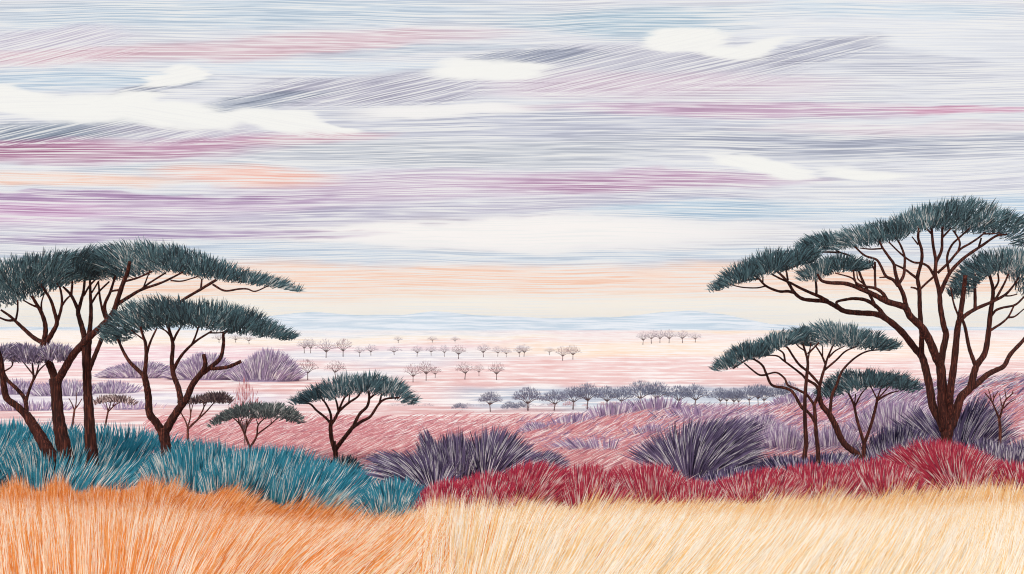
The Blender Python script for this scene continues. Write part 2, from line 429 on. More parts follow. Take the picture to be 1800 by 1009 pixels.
ZONES = [  # x0,x1,row0,row1,soft x,soft row,colour,strength : patches of grass on the plain
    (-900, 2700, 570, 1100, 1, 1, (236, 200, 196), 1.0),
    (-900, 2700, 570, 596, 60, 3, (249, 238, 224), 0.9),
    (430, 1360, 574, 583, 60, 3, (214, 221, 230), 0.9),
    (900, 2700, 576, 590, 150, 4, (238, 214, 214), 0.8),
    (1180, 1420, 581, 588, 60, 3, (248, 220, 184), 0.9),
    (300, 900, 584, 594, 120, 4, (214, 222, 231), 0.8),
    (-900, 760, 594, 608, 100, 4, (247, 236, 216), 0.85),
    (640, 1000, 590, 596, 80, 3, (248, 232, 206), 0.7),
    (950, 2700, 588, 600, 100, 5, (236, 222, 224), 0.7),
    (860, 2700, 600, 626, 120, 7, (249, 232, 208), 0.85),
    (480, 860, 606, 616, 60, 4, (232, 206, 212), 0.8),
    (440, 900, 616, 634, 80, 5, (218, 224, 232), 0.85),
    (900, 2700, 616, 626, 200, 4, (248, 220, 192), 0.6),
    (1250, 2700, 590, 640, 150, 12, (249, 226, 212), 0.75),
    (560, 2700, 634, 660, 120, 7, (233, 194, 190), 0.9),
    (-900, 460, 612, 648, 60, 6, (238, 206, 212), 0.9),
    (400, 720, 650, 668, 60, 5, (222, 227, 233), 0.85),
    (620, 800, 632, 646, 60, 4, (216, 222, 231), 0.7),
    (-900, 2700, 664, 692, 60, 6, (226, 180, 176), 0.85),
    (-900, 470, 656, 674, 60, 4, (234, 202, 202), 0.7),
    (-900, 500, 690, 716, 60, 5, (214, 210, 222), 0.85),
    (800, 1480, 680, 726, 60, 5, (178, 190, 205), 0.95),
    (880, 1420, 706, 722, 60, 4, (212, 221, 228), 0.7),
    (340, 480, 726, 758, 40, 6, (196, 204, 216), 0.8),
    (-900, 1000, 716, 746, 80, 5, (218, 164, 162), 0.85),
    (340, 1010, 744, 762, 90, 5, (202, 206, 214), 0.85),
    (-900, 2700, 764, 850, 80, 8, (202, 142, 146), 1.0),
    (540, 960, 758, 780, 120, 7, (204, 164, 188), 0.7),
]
lo, hi = -1.3, 1.3
cols = np.tan(np.linspace(-0.92, 0.92, 360))
ys = np.concatenate([np.linspace(-40, 4, 12), np.linspace(5, 48, 130), np.geomspace(49, 2600, 330), np.geomspace(2700, 12000, 30)])
gx = np.outer(np.maximum(np.abs(ys), 26.0), cols); gy = np.repeat(ys[:, None], len(cols), 1)
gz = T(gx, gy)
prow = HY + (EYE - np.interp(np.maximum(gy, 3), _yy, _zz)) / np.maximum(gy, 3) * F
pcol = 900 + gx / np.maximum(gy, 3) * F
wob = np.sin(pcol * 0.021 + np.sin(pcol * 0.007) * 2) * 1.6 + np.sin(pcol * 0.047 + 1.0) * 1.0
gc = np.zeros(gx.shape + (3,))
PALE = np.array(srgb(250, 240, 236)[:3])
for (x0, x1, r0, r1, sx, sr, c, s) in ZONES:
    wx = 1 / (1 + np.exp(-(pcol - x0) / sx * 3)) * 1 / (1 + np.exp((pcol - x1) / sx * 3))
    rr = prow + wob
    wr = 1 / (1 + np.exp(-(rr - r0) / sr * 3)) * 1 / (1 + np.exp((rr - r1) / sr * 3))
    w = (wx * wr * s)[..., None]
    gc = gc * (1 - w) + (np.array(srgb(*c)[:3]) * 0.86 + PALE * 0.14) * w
# ridge: mauve heath
rw = np.exp(-((np.log(np.maximum(gy, 3)) - math.log(100)) / 0.55) ** 4) / (1 + np.exp(-(pcol - 1120) / 70))
rw = np.clip(rw, 0, 1)[..., None] * 0.9
gc = gc * (1 - rw) + np.array(srgb(190, 154, 174)[:3]) * rw
rw2 = np.exp(-((np.log(np.maximum(gy, 3)) - math.log(125)) / 0.25) ** 4) / (1 + np.exp(-(pcol - 1540) / 30))
rw2 = np.clip(rw2, 0, 1)[..., None] * 0.85
gc = gc * (1 - rw2) + np.array(srgb(150, 146, 168)[:3]) * rw2
# near hill: straw ground under the grass, then soil under the shrubs
wn = (1 / (1 + np.exp((gy - 25.5) * 2)))[..., None]
og = 1 / (1 + np.exp((pcol - 690) / 40))[..., None]
near = np.array(srgb(246, 200, 146)[:3]) * og + np.array(srgb(252, 230, 194)[:3]) * (1 - og)
gc = gc * (1 - wn) + near * wn
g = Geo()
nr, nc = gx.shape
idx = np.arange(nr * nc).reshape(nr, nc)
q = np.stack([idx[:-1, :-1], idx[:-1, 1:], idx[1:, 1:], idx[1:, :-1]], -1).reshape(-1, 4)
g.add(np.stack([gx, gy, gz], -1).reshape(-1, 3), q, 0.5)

gm, nt, bs = base_mat('savanna_ground', 0.95)
at = nt.nodes.new('ShaderNodeAttribute'); at.attribute_name = 'grass_colour'
W = nt
tcg = node('ShaderNodeTexCoord'); spg = node('ShaderNodeSeparateXYZ'); nt.links.new(tcg.outputs['Object'], spg.inputs[0])
Yp = mth('MAXIMUM', spg.outputs[1], 4.0)
iq = mth('POWER', Yp, -0.5)
uu = mth('MULTIPLY', mth('MULTIPLY', spg.outputs[0], iq), 0.62)
vv = mth('MULTIPLY', iq, 1150.0)
s1 = noise(cxyz(uu, vv, 0.0), 1.0, 3.0, 0.55)
s2 = noise(cxyz(mth('MULTIPLY', uu, 3.0), mth('MULTIPLY', vv, 0.6), 4.0), 1.0, 2.0, 0.6)
stg = mth('ADD', mth('MULTIPLY', s1, 0.65), mth('MULTIPLY', s2, 0.35))
lt = ramp(stg, 0.49, 0.57); dk = ramp(stg, 0.46, 0.38)
cube = node('ShaderNodeVectorMath', operation='MULTIPLY'); nt.links.new(at.outputs['Color'], cube.inputs[0]); nt.links.new(at.outputs['Color'], cube.inputs[1])
o1 = mixc(mth('MULTIPLY', lt, 0.85), at.outputs['Color'], srgb(247, 240, 236))
o2 = mixc(mth('MULTIPLY', dk, 0.55), o1, cube.outputs[0])
nt.links.new(o2, bs.inputs['Base Color'])
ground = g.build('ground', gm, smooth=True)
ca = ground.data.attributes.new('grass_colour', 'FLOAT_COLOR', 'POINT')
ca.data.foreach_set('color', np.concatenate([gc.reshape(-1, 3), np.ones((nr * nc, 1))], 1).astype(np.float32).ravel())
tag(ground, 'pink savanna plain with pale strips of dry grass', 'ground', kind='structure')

# ------------------------------------------------------------------ far blue hills
HILL = [(-900, 577), (-200, 577), (250, 577), (380, 571), (480, 557), (560, 551), (640, 557), (700, 556), (760, 549), (830, 556), (950, 561),
        (1080, 560), (1150, 553), (1210, 548), (1280, 556), (1340, 570), (1420, 576), (1600, 577), (1800, 577), (2700, 577)]
hx = np.linspace(-900, 2700, 300)
g = Geo()
prof = [(6600, 0.0), (7000, 0.35), (7500, 0.75), (8000, 1.0), (8600, 0.8), (9500, 0.2)]
HV = []
for yy_, k in prof:
    top = EYE + (HY - interp(hx, HILL) + 2.5) / F * 8000 + 2.0 * np.sin(hx * 0.05)
    HV.append(np.stack([(hx - 900) / F * 8000, np.full_like(hx, yy_) + 120 * np.sin(hx * 0.02), -3 + (top + 3) * k], -1))
HV = np.array(HV); idx = np.arange(HV.shape[0] * HV.shape[1]).reshape(HV.shape[:2])
q = np.stack([idx[:-1, :-1], idx[:-1, 1:], idx[1:, 1:], idx[1:, :-1]], -1).reshape(-1, 4)
g.add(HV.reshape(-1, 3), q, 0.5)
hm, nt, bs = base_mat('haze_tinted_hills', 0.95); W = nt
tcg = node('ShaderNodeTexCoord'); spg = node('ShaderNodeSeparateXYZ'); nt.links.new(tcg.outputs['Object'], spg.inputs[0])
hw = noise(cxyz(mth('MULTIPLY', spg.outputs[0], 0.002), 0.0, 1.0), 1.0, 2.0)
hz = mth('ADD', mth('MULTIPLY', spg.outputs[2], 0.065), mth('MULTIPLY', hw, 3.0))
s1 = noise(cxyz(mth('MULTIPLY', spg.outputs[0], 0.0022), hz, 0.0), 1.0, 3.0, 0.6)
oh = mixc(ramp(s1, 0.38, 0.60), srgb(190, 207, 220), srgb(228, 233, 238))  # pale blue of distance haze put into the hill colour
nt.links.new(oh, bs.inputs['Base Color'])
tag(g.build('hills', hm, smooth=True), 'low blue hills along the horizon', 'hills', kind='structure')

# ------------------------------------------------------------------ foreground grass (nobody could count it)
LEAN = [(-300, -8), (0, -5), (150, 1), (250, 12), (350, 28), (450, 37), (600, 38), (690, 28), (760, 4), (850, 14), (950, 26), (1200, 30), (1500, 26), (1650, 20), (1750, 8), (1800, 14), (2200, 14)]


def near_grass(kind, n, y0, y1, sel):
    Y = np.sqrt(rng.uniform(y0 ** 2, y1 ** 2, n)); p = rng.uniform(-200, 2000, n)
    keep = rng.random(n) < sel(p); Y = Y[keep]; p = p[keep]; n = len(Y)
    X = (p - 900) / F * Y
    root = np.stack([X, Y, T(X, Y) - 0.03], -1)
    clump = np.sin(X * 2.1 + np.sin(Y * 1.3) * 2) * 4 + np.sin(X * 5.3 + Y * 2) * 3
    a = np.radians(interp(p, LEAN) + clump * 0.8 + rng.normal(0, 3.2, n))
    d = np.stack([np.sin(a), rng.normal(-0.05, 0.08, n), np.cos(a)], -1)
    L = rng.uniform(0.40, 0.80, n) * np.where(Y > 17, 0.8, 1.0)
    Wd = 0.0031 * np.sqrt(Y) * rng.uniform(0.6, 1.3, n)
    bend = np.stack([np.sin(a) * 0.16, rng.normal(0, 0.03, n), -np.abs(np.sin(a)) * 0.10], -1) * L[:, None]
    tuft = np.clip(0.5 + 0.5 * np.sin(X * 2.7 + 2 * np.sin(X * 0.9) + Y) + 0.4 * np.sin(X * 7.1 + Y * 3), 0, 1.3)
    L = L * np.where(Y > 17, 0.75 + 0.75 * tuft * rng.random(n), 1.0)
    t = rng.random(n)
    patch = 0.5 + 0.5 * np.sin(X * 1.1 + 1.7 * np.sin(Y * 0.5 + X * 0.3))
    t = np.clip(t + (0.30 * (1 - np.clip((Y - 9) / 10, 0, 1)) - 0.18) + 0.14 * (patch - 0.5), 0, 0.999)
    g = Geo(); g.blades(root, d, L, Wd, bend, t, 0.25, 2.0)
    return g


mixp = lambda p: 1 / (1 + np.exp((p - 690) / 65))
go = near_grass('o', 140000, 5.5, 26.2, mixp).build('orange_grass', M['orange'])
tag(go, 'tall orange grass filling the front left of the slope', 'grass', kind='stuff')
gy_ = near_grass('y', 140000, 5.5, 26.2, lambda p: 1 - mixp(p)).build('yellow_grass', M['yellow'])
tag(gy_, 'pale yellow grass filling the front right of the slope', 'grass', kind='stuff')


def mid_grass(n, y0, y1, x0, x1, sel, lean, Lpx, wpx, seed):
    Y = np.exp(rng.uniform(math.log(y0), math.log(y1), n)); p = rng.uniform(x0, x1, n)
    keep = rng.random(n) < sel(p, Y); Y = Y[keep]; p = p[keep]; n = len(Y)
    X = (p - 900) / F * Y
    root = np.stack([X, Y, T(X, Y) - 0.05], -1)
    a = np.radians(lean(p, Y) + 6 * np.sin(X * 0.23 + Y * 0.11) + rng.normal(0, 3.5, n))
    d = np.stack([np.sin(a), rng.normal(0, 0.05, n), np.cos(a)], -1)
    s = Y ** 0.75 * (70.0 ** 0.25) / F
    L = Lpx * rng.uniform(0.6, 1.25, n) * s
    Wd = wpx * rng.uniform(0.6, 1.3, n) * s
    bend = np.stack([0.12 * np.ones(n), np.zeros(n), -0.16 * np.ones(n)], -1) * L[:, None]
    g = Geo(); g.blades(root, d, L, Wd, bend, rng.random(n), 0.25)
    return g


def ridge_side(p, Y):      # how much of the growth is mauve heath here
    return np.clip(1 / (1 + np.exp(-(p - 1150) / 80)) * np.clip((Y - 40) / 16, 0, 1) + 0.25 * np.exp(-((Y - 150) / 30) ** 2), 0, 1)


pinkpatch = lambda p, Y: np.exp(-((p - 1775) / 60) ** 4) * np.exp(-((Y - 62) / 16) ** 4)
sel_m = lambda p, Y: np.clip(ridge_side(p, Y) * (0.62 + 0.38 * np.sin(p * 0.018 + Y * 0.05)) * (1 - pinkpatch(p, Y)), 0, 1)
tag(mid_grass(52000, 28, 190, 250, 2050, lambda p, Y: (1 - sel_m(p, Y)) * np.clip((178 - Y) / 25, 0.0, 1), lambda p, Y: 54 + 0 * p, 36, 1.9, 1).build('pink_grass', M['pink']),
    'pink windswept grass on the slope behind the shrubs', 'grass', kind='stuff')
tag(mid_grass(36000, 40, 170, 900, 2100, sel_m, lambda p, Y: 40 + 0 * p, 32, 2.0, 2).build('mauve_heath', M['mauve']),
    'mauve heath grass over the right hand ridge', 'grass', kind='stuff')
tag(mid_grass(9000, 88, 170, 1480, 2100, lambda p, Y: np.clip((p - 1500) / 80, 0, 1) * np.clip((Y - 88) / 12, 0, 1), lambda p, Y: 50 + 0 * p, 30, 2.9, 3).build('slate_heath', M['slate']),
    'slate grey heath on the crest of the right hand ridge', 'grass', kind='stuff')


# ------------------------------------------------------------------ shrubs
def shrub(name, label, mat, Yc, D, focus, outline, Lpx=34, wpx=3.4, layers=7.0, group=None, cat='shrub', spread=0.10, bend=0.14, bias=0.0, vase=None):
    s = Yc / F
    x0, x1 = outline[0][0], outline[-1][0]
    def hgt(x):
        X = (x - 900) * s
        return np.maximum(0.03, EYE + (HY - interp(x, outline)) * s - T(X, Yc))
    xs = np.linspace(x0, x1, 200); hh = hgt(xs)
    area = np.trapz(hh / s, xs) * 1.25
    n = int(area / (Lpx * wpx * 0.6) * layers)
    cdf = np.cumsum(hh); cdf /= cdf[-1]
    x = np.interp(rng.random(n), cdf, xs) + rng.normal(0, 0.5, n)
    phi = np.radians(np.where(rng.random(n) < 0.8, rng.uniform(4, 95, n), rng.uniform(80, 165, n)))
    X = (x - 900) * s
    edge = np.clip(np.minimum(x - x0, x1 - x) / ((x1 - x0) * 0.22), 0.12, 1) ** 0.5
    y = Yc - D * edge * np.cos(phi)
    h = np.maximum(hgt(x) - Lpx * 0.80 * s, hgt(x) * 0.3)
    z = T(X, y) + h * np.sin(phi) * rng.uniform(0.9, 1.0, n)
    fx = (focus[0] - 900) * s; fz = EYE + (HY - focus[1]) * s
    dx = X - fx; dz = np.maximum(z - fz, 0.08 * np.abs(dx) + 0.2)
    if vase:        # the stems spring from one crown of roots and spread like a vase
        zr = z - fz
        keep = zr > np.where(dx < 0, -dx * vase[0], dx * vase[1]) * rng.uniform(0.85, 1.1, n)
        X, y, z, dx, dz, phi, n = X[keep], y[keep], z[keep], dx[keep], dz[keep], phi[keep], int(keep.sum())
    nn = np.hypot(dx, dz)
    wob = 0.07 * np.sin(X * 3.1 / max(1, Yc / 40) + z * 1.3)
    d = np.stack([dx / nn + wob + rng.normal(0, spread * 0.5, n), -0.30 * np.cos(phi) + rng.normal(0, spread, n), dz / nn + rng.normal(0, spread * 0.4, n)], -1)
    L = Lpx * s * (rng.uniform(0.6, 1.4, n) if vase else rng.uniform(0.75, 1.2, n)); Wd = wpx * s * rng.uniform(0.7, 1.2, n)
    bd = np.stack([np.sign(dx) * bend * (np.abs(dx) / nn), np.zeros(n), -bend * (np.abs(dx) / nn)], -1) * L[:, None]
    t = np.clip(rng.random(n) + bias, 0, 0.999)
    t = np.where((phi > 1.2) & (rng.random(n) < 0.5), t * 0.4, t)     # some top and back blades take darker tints
    g = Geo(); g.blades(np.stack([X, y, z], -1), d, L, Wd, bd, t, 0.3)
    # leafy core
    fxp = min(max(focus[0], x0 + 4), x1 - 4)
    cx = np.linspace(x0 + 2, x1 - 2, 48) if not vase else np.linspace(fxp - 0.42 * (fxp - x0), fxp + 0.42 * (x1 - fxp), 48) 
    ph = np.radians(np.linspace(0, 180, 13))
    CX, PH = np.meshgrid(cx, ph, indexing='ij')
    ed = np.clip(np.minimum(CX - x0, x1 - CX) / ((x1 - x0) * 0.22), 0.12, 1) ** 0.5
    XX = (CX - 900) * s; YYc = Yc - D * ed * np.cos(PH) * 0.92
    hc = np.maximum(hgt(CX) - Lpx * 1.0 * s, hgt(CX) * 0.22)
    ZZ = T(XX, YYc) - 0.06 + hc * np.sin(PH) * (0.75 if vase else 1.0)
    idx = np.arange(CX.size).reshape(CX.shape)
    q = np.stack([idx[:-1, :-1], idx[1:, :-1], idx[1:, 1:], idx[:-1, 1:]], -1).reshape(-1, 4)
    g.add(np.stack([XX, YYc, ZZ], -1).reshape(-1, 3), q, 0.3)
    xm = 0.5 * (x0 + x1); Xm = (xm - 900) * s
    o = g.build(name, M[mat], origin=(Xm, Yc, float(T(Xm, Yc))))
    return tag(o, label, cat, group)


GT = 'teal shrubs along the front slope'
shrub('teal_shrub', 'teal shrub at the left edge in front of the leaning trunk', 'teal', 34.5, 5.0, (10, 960),
      [(-120, 790), (-60, 752), (0, 744), (40, 742), (75, 752), (110, 776), (140, 815), (160, 850)], 42, 2.7, 8.5, GT)
shrub('teal_shrub', 'widest teal shrub, fanning out around the two thick trunks', 'teal', 35.5, 5.5, (175, 960),
      [(30, 850), (50, 790), (90, 764), (130, 752), (180, 756), (225, 766), (265, 786), (300, 815), (330, 845), (350, 868)], 42, 2.7, 8.5, GT)
shrub('teal_shrub', 'round teal shrub right of the forked trunk', 'teal', 31.5, 3.2, (380, 1040),
      [(290, 850), (302, 795), (320, 780), (350, 776), (385, 784), (410, 800), (440, 830), (470, 860)], 42, 2.7, 8.5, GT)
shrub('teal_shrub', 'teal shrub below the small grey-green acacia', 'teal', 30.5, 3.8, (440, 1080),
      [(385, 850), (405, 806), (435, 794), (465, 786), (500, 788), (525, 805), (550, 840), (580, 875)], 42, 2.7, 8.5, GT)
shrub('teal_shrub', 'teal shrub leaning right, below the central acacia', 'teal', 29, 3.4, (480, 1080),
      [(490, 860), (510, 822), (540, 812), (580, 818), (610, 834), (640, 862), (662, 890), (675, 912)], 42, 2.7, 8.5, GT)
shrub('teal_shrub', 'smallest teal shrub, next to the red shrubs', 'teal', 27, 2.2, (695, 960),
      [(640, 900), (646, 868), (662, 850), (690, 843), (715, 850), (735, 866), (746, 895)], 30, 2.6, 8.5, GT)
shrub('dark_shrub', 'small dark slate shrub at the foot of the central acacia', 'darkteal', 36, 1.2, (590, 870),
      [(562, 835), (570, 818), (590, 806), (610, 802), (622, 812), (628, 840)], 22, 2.8, 7)

GP = 'purple shrubs behind the red ones'
shrub('purple_shrub', 'dark purple shrub leaning left above the smallest teal shrub', 'purple', 31.5, 1.5, (772, 872),
      [(662, 836), (670, 806), (688, 783), (712, 784), (735, 793), (765, 800), (785, 830), (800, 860)], 40, 2.4, 8, GP, vase=(0.55, 1.1))
shrub('purple_shrub', 'upright dark purple shrub with a notched top, left of the broad one', 'purple', 33, 1.4, (805, 930),
      [(748, 830), (752, 768), (762, 760), (774, 780), (790, 774), (806, 762), (820, 786), (832, 830)], 40, 2.4, 8, GP, vase=(1.3, 1.6))
shrub('purple_shrub', 'broad dark purple fan shrub above the red shrubs, left of centre', 'purple', 34, 1.7, (852, 866),
      [(806, 840), (814, 795), (840, 770), (866, 760), (890, 764), (910, 785), (930, 800), (945, 830)], 42, 2.4, 8, GP, vase=(1.0, 0.55))
shrub('purple_shrub', 'slate purple shrub bending right behind the tallest red hump', 'purple', 36, 1.3, (880, 900),
      [(880, 835), (905, 806), (930, 795), (948, 788), (964, 792), (972, 812)], 34, 2.1, 8.5, GP)
shrub('purple_shrub', 'large dark purple fan shrub right of centre', 'purple', 34, 2.0, (1195, 862),
      [(1118, 800), (1126, 788), (1150, 782), (1180, 764), (1210, 746), (1250, 734), (1290, 730), (1318, 738), (1336, 762), (1324, 800), (1300, 830)], 46, 2.4, 8, GP, vase=(0.80, 0.52))
shrub('purple_shrub', 'low purple shrub spreading on the pink slope', 'lilac', 48, 1.2, (1060, 850),
      [(978, 800), (990, 784), (1015, 778), (1045, 786), (1070, 792), (1085, 810)], 34, 3.0, 6, GP)
GL = 'low violet shrubs behind the red hedge'
shrub('violet_shrub', 'low violet shrub right of the large purple fan', 'violet', 31, 1.2, (1270, 960),
      [(1228, 862), (1240, 838), (1270, 826), (1300, 822), (1325, 822), (1340, 845)], 24, 3.0, 7, GL)
shrub('violet_shrub', 'low violet shrub left of the thin straight trunk', 'violet', 32.5, 1.2, (1400, 900),
      [(1320, 845), (1335, 815), (1360, 800), (1390, 800), (1412, 808), (1425, 840)], 26, 3.0, 7, GL)
shrub('violet_shrub', 'violet shrub between the thin trunks and the leaning trunk', 'violet', 34.5, 1.2, (1440, 900),
      [(1405, 850), (1420, 808), (1445, 798), (1475, 793), (1500, 800), (1520, 830)], 26, 3.0, 7, GL)
shrub('violet_shrub', 'tall violet shrub right of the small forked acacia', 'violet', 38, 1.5, (1560, 920),
      [(1515, 840), (1525, 790), (1545, 765), (1570, 750), (1590, 748), (1610, 762), (1625, 800)], 34, 2.4, 8, GL)
shrub('violet_shrub', 'spiky violet shrub fanning out left of the biggest trunk', 'violet', 45, 1.5, (1680, 850),
      [(1590, 820), (1600, 760), (1610, 735), (1628, 718), (1645, 726), (1665, 760), (1680, 800)], 46, 2.4, 8, GL, vase=(0.75, 3.0))
shrub('violet_shrub', 'spiky violet shrub fanning out right of the biggest trunk', 'violet', 45.5, 1.5, (1660, 850),
      [(1658, 800), (1676, 728), (1694, 706), (1712, 706), (1726, 724), (1734, 748), (1728, 790)], 50, 2.4, 8, GL, vase=(3.0, 0.75))
shrub('violet_shrub', 'dark violet shrub under the small bare tree', 'purple', 38, 1.4, (1750, 980),
      [(1692, 830), (1702, 786), (1722, 772), (1745, 776), (1775, 784), (1795, 800), (1810, 840)], 30, 2.4, 8, GL)
shrub('violet_shrub', 'dark violet shrub at the right edge', 'purple', 38.5, 1.5, (1830, 980),
      [(1770, 840), (1785, 790), (1800, 772), (1840, 768), (1880, 780), (1910, 830)], 30, 2.4, 8, GL)

GR = 'red shrubs in the hedge behind the pale grass'
RED = [('low red shrub at the left end of the hedge, beside the smallest teal shrub', 26.6, (770, 990), [(732, 905), (745, 872), (765, 856), (790, 850), (812, 852), (835, 875), (850, 900)], 26),
       ('red shrub below the broad purple fan', 27.4, (850, 1010), [(800, 895), (815, 852), (840, 842), (870, 838), (895, 850), (915, 880)], 28),
       ('tallest red hump left of centre, leaning right', 28.6, (890, 960), [(870, 890), (885, 842), (910, 822), (945, 816), (975, 822), (1000, 845), (1020, 880)], 34),
       ('red shrub below the low purple shrub on the pink slope', 28.2, (1020, 980), [(975, 890), (990, 842), (1015, 828), (1045, 826), (1070, 836), (1090, 850), (1105, 885)], 32),
       ('red shrub left of the large purple fan', 28.6, (1140, 960), [(1065, 885), (1078, 845), (1100, 828), (1130, 824), (1160, 824), (1180, 836), (1200, 870)], 32),
       ('low red shrub below the large purple fan', 27.2, (1200, 990), [(1165, 895), (1185, 862), (1210, 850), (1235, 852), (1262, 866), (1280, 890)], 26),
       ('red shrub right of the large purple fan', 27.0, (1310, 960), [(1245, 880), (1270, 852), (1300, 842), (1335, 830), (1360, 826), (1385, 838), (1400, 865)], 26),
       ('red shrub below the thin straight trunk', 27.6, (1420, 980), [(1355, 870), (1375, 836), (1405, 826), (1440, 820), (1470, 826), (1490, 855)], 28),
       ('red shrub below the leaning trunk', 28.0, (1530, 970), [(1455, 865), (1475, 826), (1505, 818), (1540, 814), (1570, 820), (1595, 850)], 30),
       ('largest red shrub, a round fan below the biggest trunk', 29.5, (1655, 900), [(1562, 860), (1575, 812), (1598, 790), (1630, 780), (1665, 784), (1700, 794), (1730, 812), (1748, 850)], 36),
       ('red shrub at the right edge', 28.4, (1790, 980), [(1715, 860), (1735, 824), (1765, 816), (1800, 822), (1840, 828), (1880, 860)], 30)]
for lab, Yc, fo, ol, Lp in RED:
    shrub('red_shrub', lab, 'red', Yc, 1.8, fo, [(a, b - 5) for a, b in ol], Lp * 1.1, 2.4, 9, GR)

GH = 'lilac shrubs along the ridge line'
HEA = [('short lilac tuft at the left end of the ridge', 92, (955, 790), [(922, 752), (935, 742), (950, 742), (962, 752)], 15),
       ('lilac shrub low on the ridge line, second from its left end', 96, (1000, 800), [(965, 756), (985, 744), (1005, 735), (1025, 735), (1040, 748)], 20),
       ('lilac shrub below the middle of the grey tree row', 102, (1075, 800), [(1030, 748), (1050, 728), (1075, 720), (1100, 716), (1118, 740)], 26),
       ('long lilac shrub on top of the ridge under the grey trees', 104, (1160, 800), [(1095, 745), (1110, 716), (1140, 711), (1170, 713), (1195, 722), (1205, 745)], 28),
       ('lilac shrub on the ridge just above the large purple fan', 88, (1240, 830), [(1160, 765), (1180, 738), (1205, 728), (1230, 735), (1255, 750), (1268, 770)], 28),
       ('small grey-lilac tuft on the pink slope under the ridge', 74, (1150, 820), [(1095, 772), (1115, 758), (1140, 754), (1160, 758), (1175, 775)], 18),
       ('lilac shrub peeping out behind the thin trunks', 112, (1395, 760), [(1362, 722), (1375, 700), (1395, 692), (1415, 690), (1432, 705)], 20)]
for lab, Yc, fo, ol, Lp in HEA:
    shrub('lilac_shrub', lab, 'lilac', Yc, 2.0, fo, ol, Lp, 2.8, 6, GH)
for lab, Yc, fo, ol, Lp, mt in [
        ('lilac shrub on the slope just left of the thin straight trunk', 50, (1370, 900), [(1322, 805), (1335, 768), (1360, 752), (1385, 750), (1400, 765), (1410, 800)], 32, 'lilac'),
        ('lilac shrub on the slope between the thin trunks and the leaning trunk', 52, (1450, 900), [(1415, 800), (1428, 765), (1450, 750), (1475, 748), (1490, 765), (1498, 795)], 32, 'lilac'),
        ('pale lilac shrub high on the slope behind the small forked acacia', 70, (1560, 860), [(1500, 755), (1520, 722), (1550, 708), (1590, 706), (1615, 720), (1630, 755)], 30, 'lilac'),
        ('lilac shrub on the upper slope right of the large purple fan', 66, (1310, 860), [(1270, 775), (1285, 744), (1310, 732), (1340, 730), (1362, 742), (1375, 770)], 28, 'lilac')]:
    shrub('lilac_shrub', lab, mt, Yc, 1.6, fo, ol, Lp, 2.2, 6, GH)
GF = 'lilac thickets on the far left plain'
FARS = [('round lilac thicket, the biggest on the far plain, beyond the stubbed branch', 330, (460, 720), [(412, 657), (426, 636), (444, 622), (466, 611), (488, 613), (506, 625), (520, 642), (526, 658)], 24),
        ('lilac thicket seen through the fork of the stub-branched tree', 340, (360, 690), [(300, 650), (325, 630), (350, 618), (375, 618), (400, 630), (420, 652)], 20),
        ('thin lilac thicket left of the forked tree on the far plain', 352, (250, 690), [(180, 648), (205, 638), (240, 632), (280, 633), (310, 648)], 14),
        ('lilac thicket between the two thick trunks', 262, (130, 760), [(60, 690), (85, 668), (115, 664), (145, 670), (165, 692)], 22),
        ('lilac thicket right of the thick trunks', 272, (200, 740), [(155, 688), (175, 670), (200, 666), (225, 674), (245, 686)], 16),
        ('lilac thicket behind the leaning trunk at the left edge', 268, (40, 740), [(-30, 690), (0, 668), (30, 664), (60, 672), (80, 690)], 20),
        ('low grey-lilac thicket under the brown-topped tree', 214, (230, 790), [(160, 732), (185, 716), (220, 711), (255, 712), (290, 720), (308, 732)], 16),
        ('low lilac thicket at the foot of the left trunks', 210, (60, 790), [(-40, 732), (-10, 714), (40, 708), (90, 712), (140, 716), (165, 732)], 18)]
for lab, Yc, fo, ol, Lp in FARS:
    shrub('lilac_thicket', lab, 'lilac_far', Yc, 6.0, fo, [(a, b + 3) for a, b in ol], Lp * 0.85, 1.9, 4.5, GF, cat='thicket')


# ------------------------------------------------------------------ acacias
def smooth_line(p, k=6):
    p = np.asarray(p, float)
    if len(p) < 3:
        return np.array([p[0] + (p[-1] - p[0]) * t for t in np.linspace(0, 1, k + 1)])
    q = np.vstack([2 * p[0] - p[1], p, 2 * p[-1] - p[-2]])
    out_ = []
    for i in range(1, len(q) - 2):
        for t in np.linspace(0, 1, k, endpoint=False):
            a, b, c, d = q[i - 1], q[i], q[i + 1], q[i + 2]
            out_.append(0.5 * (2 * b + (c - a) * t + (2 * a - 5 * b + 4 * c - d) * t * t + (3 * b - a - 3 * c + d) * t ** 3))
    out_.append(p[-1])
    return np.array(out_)


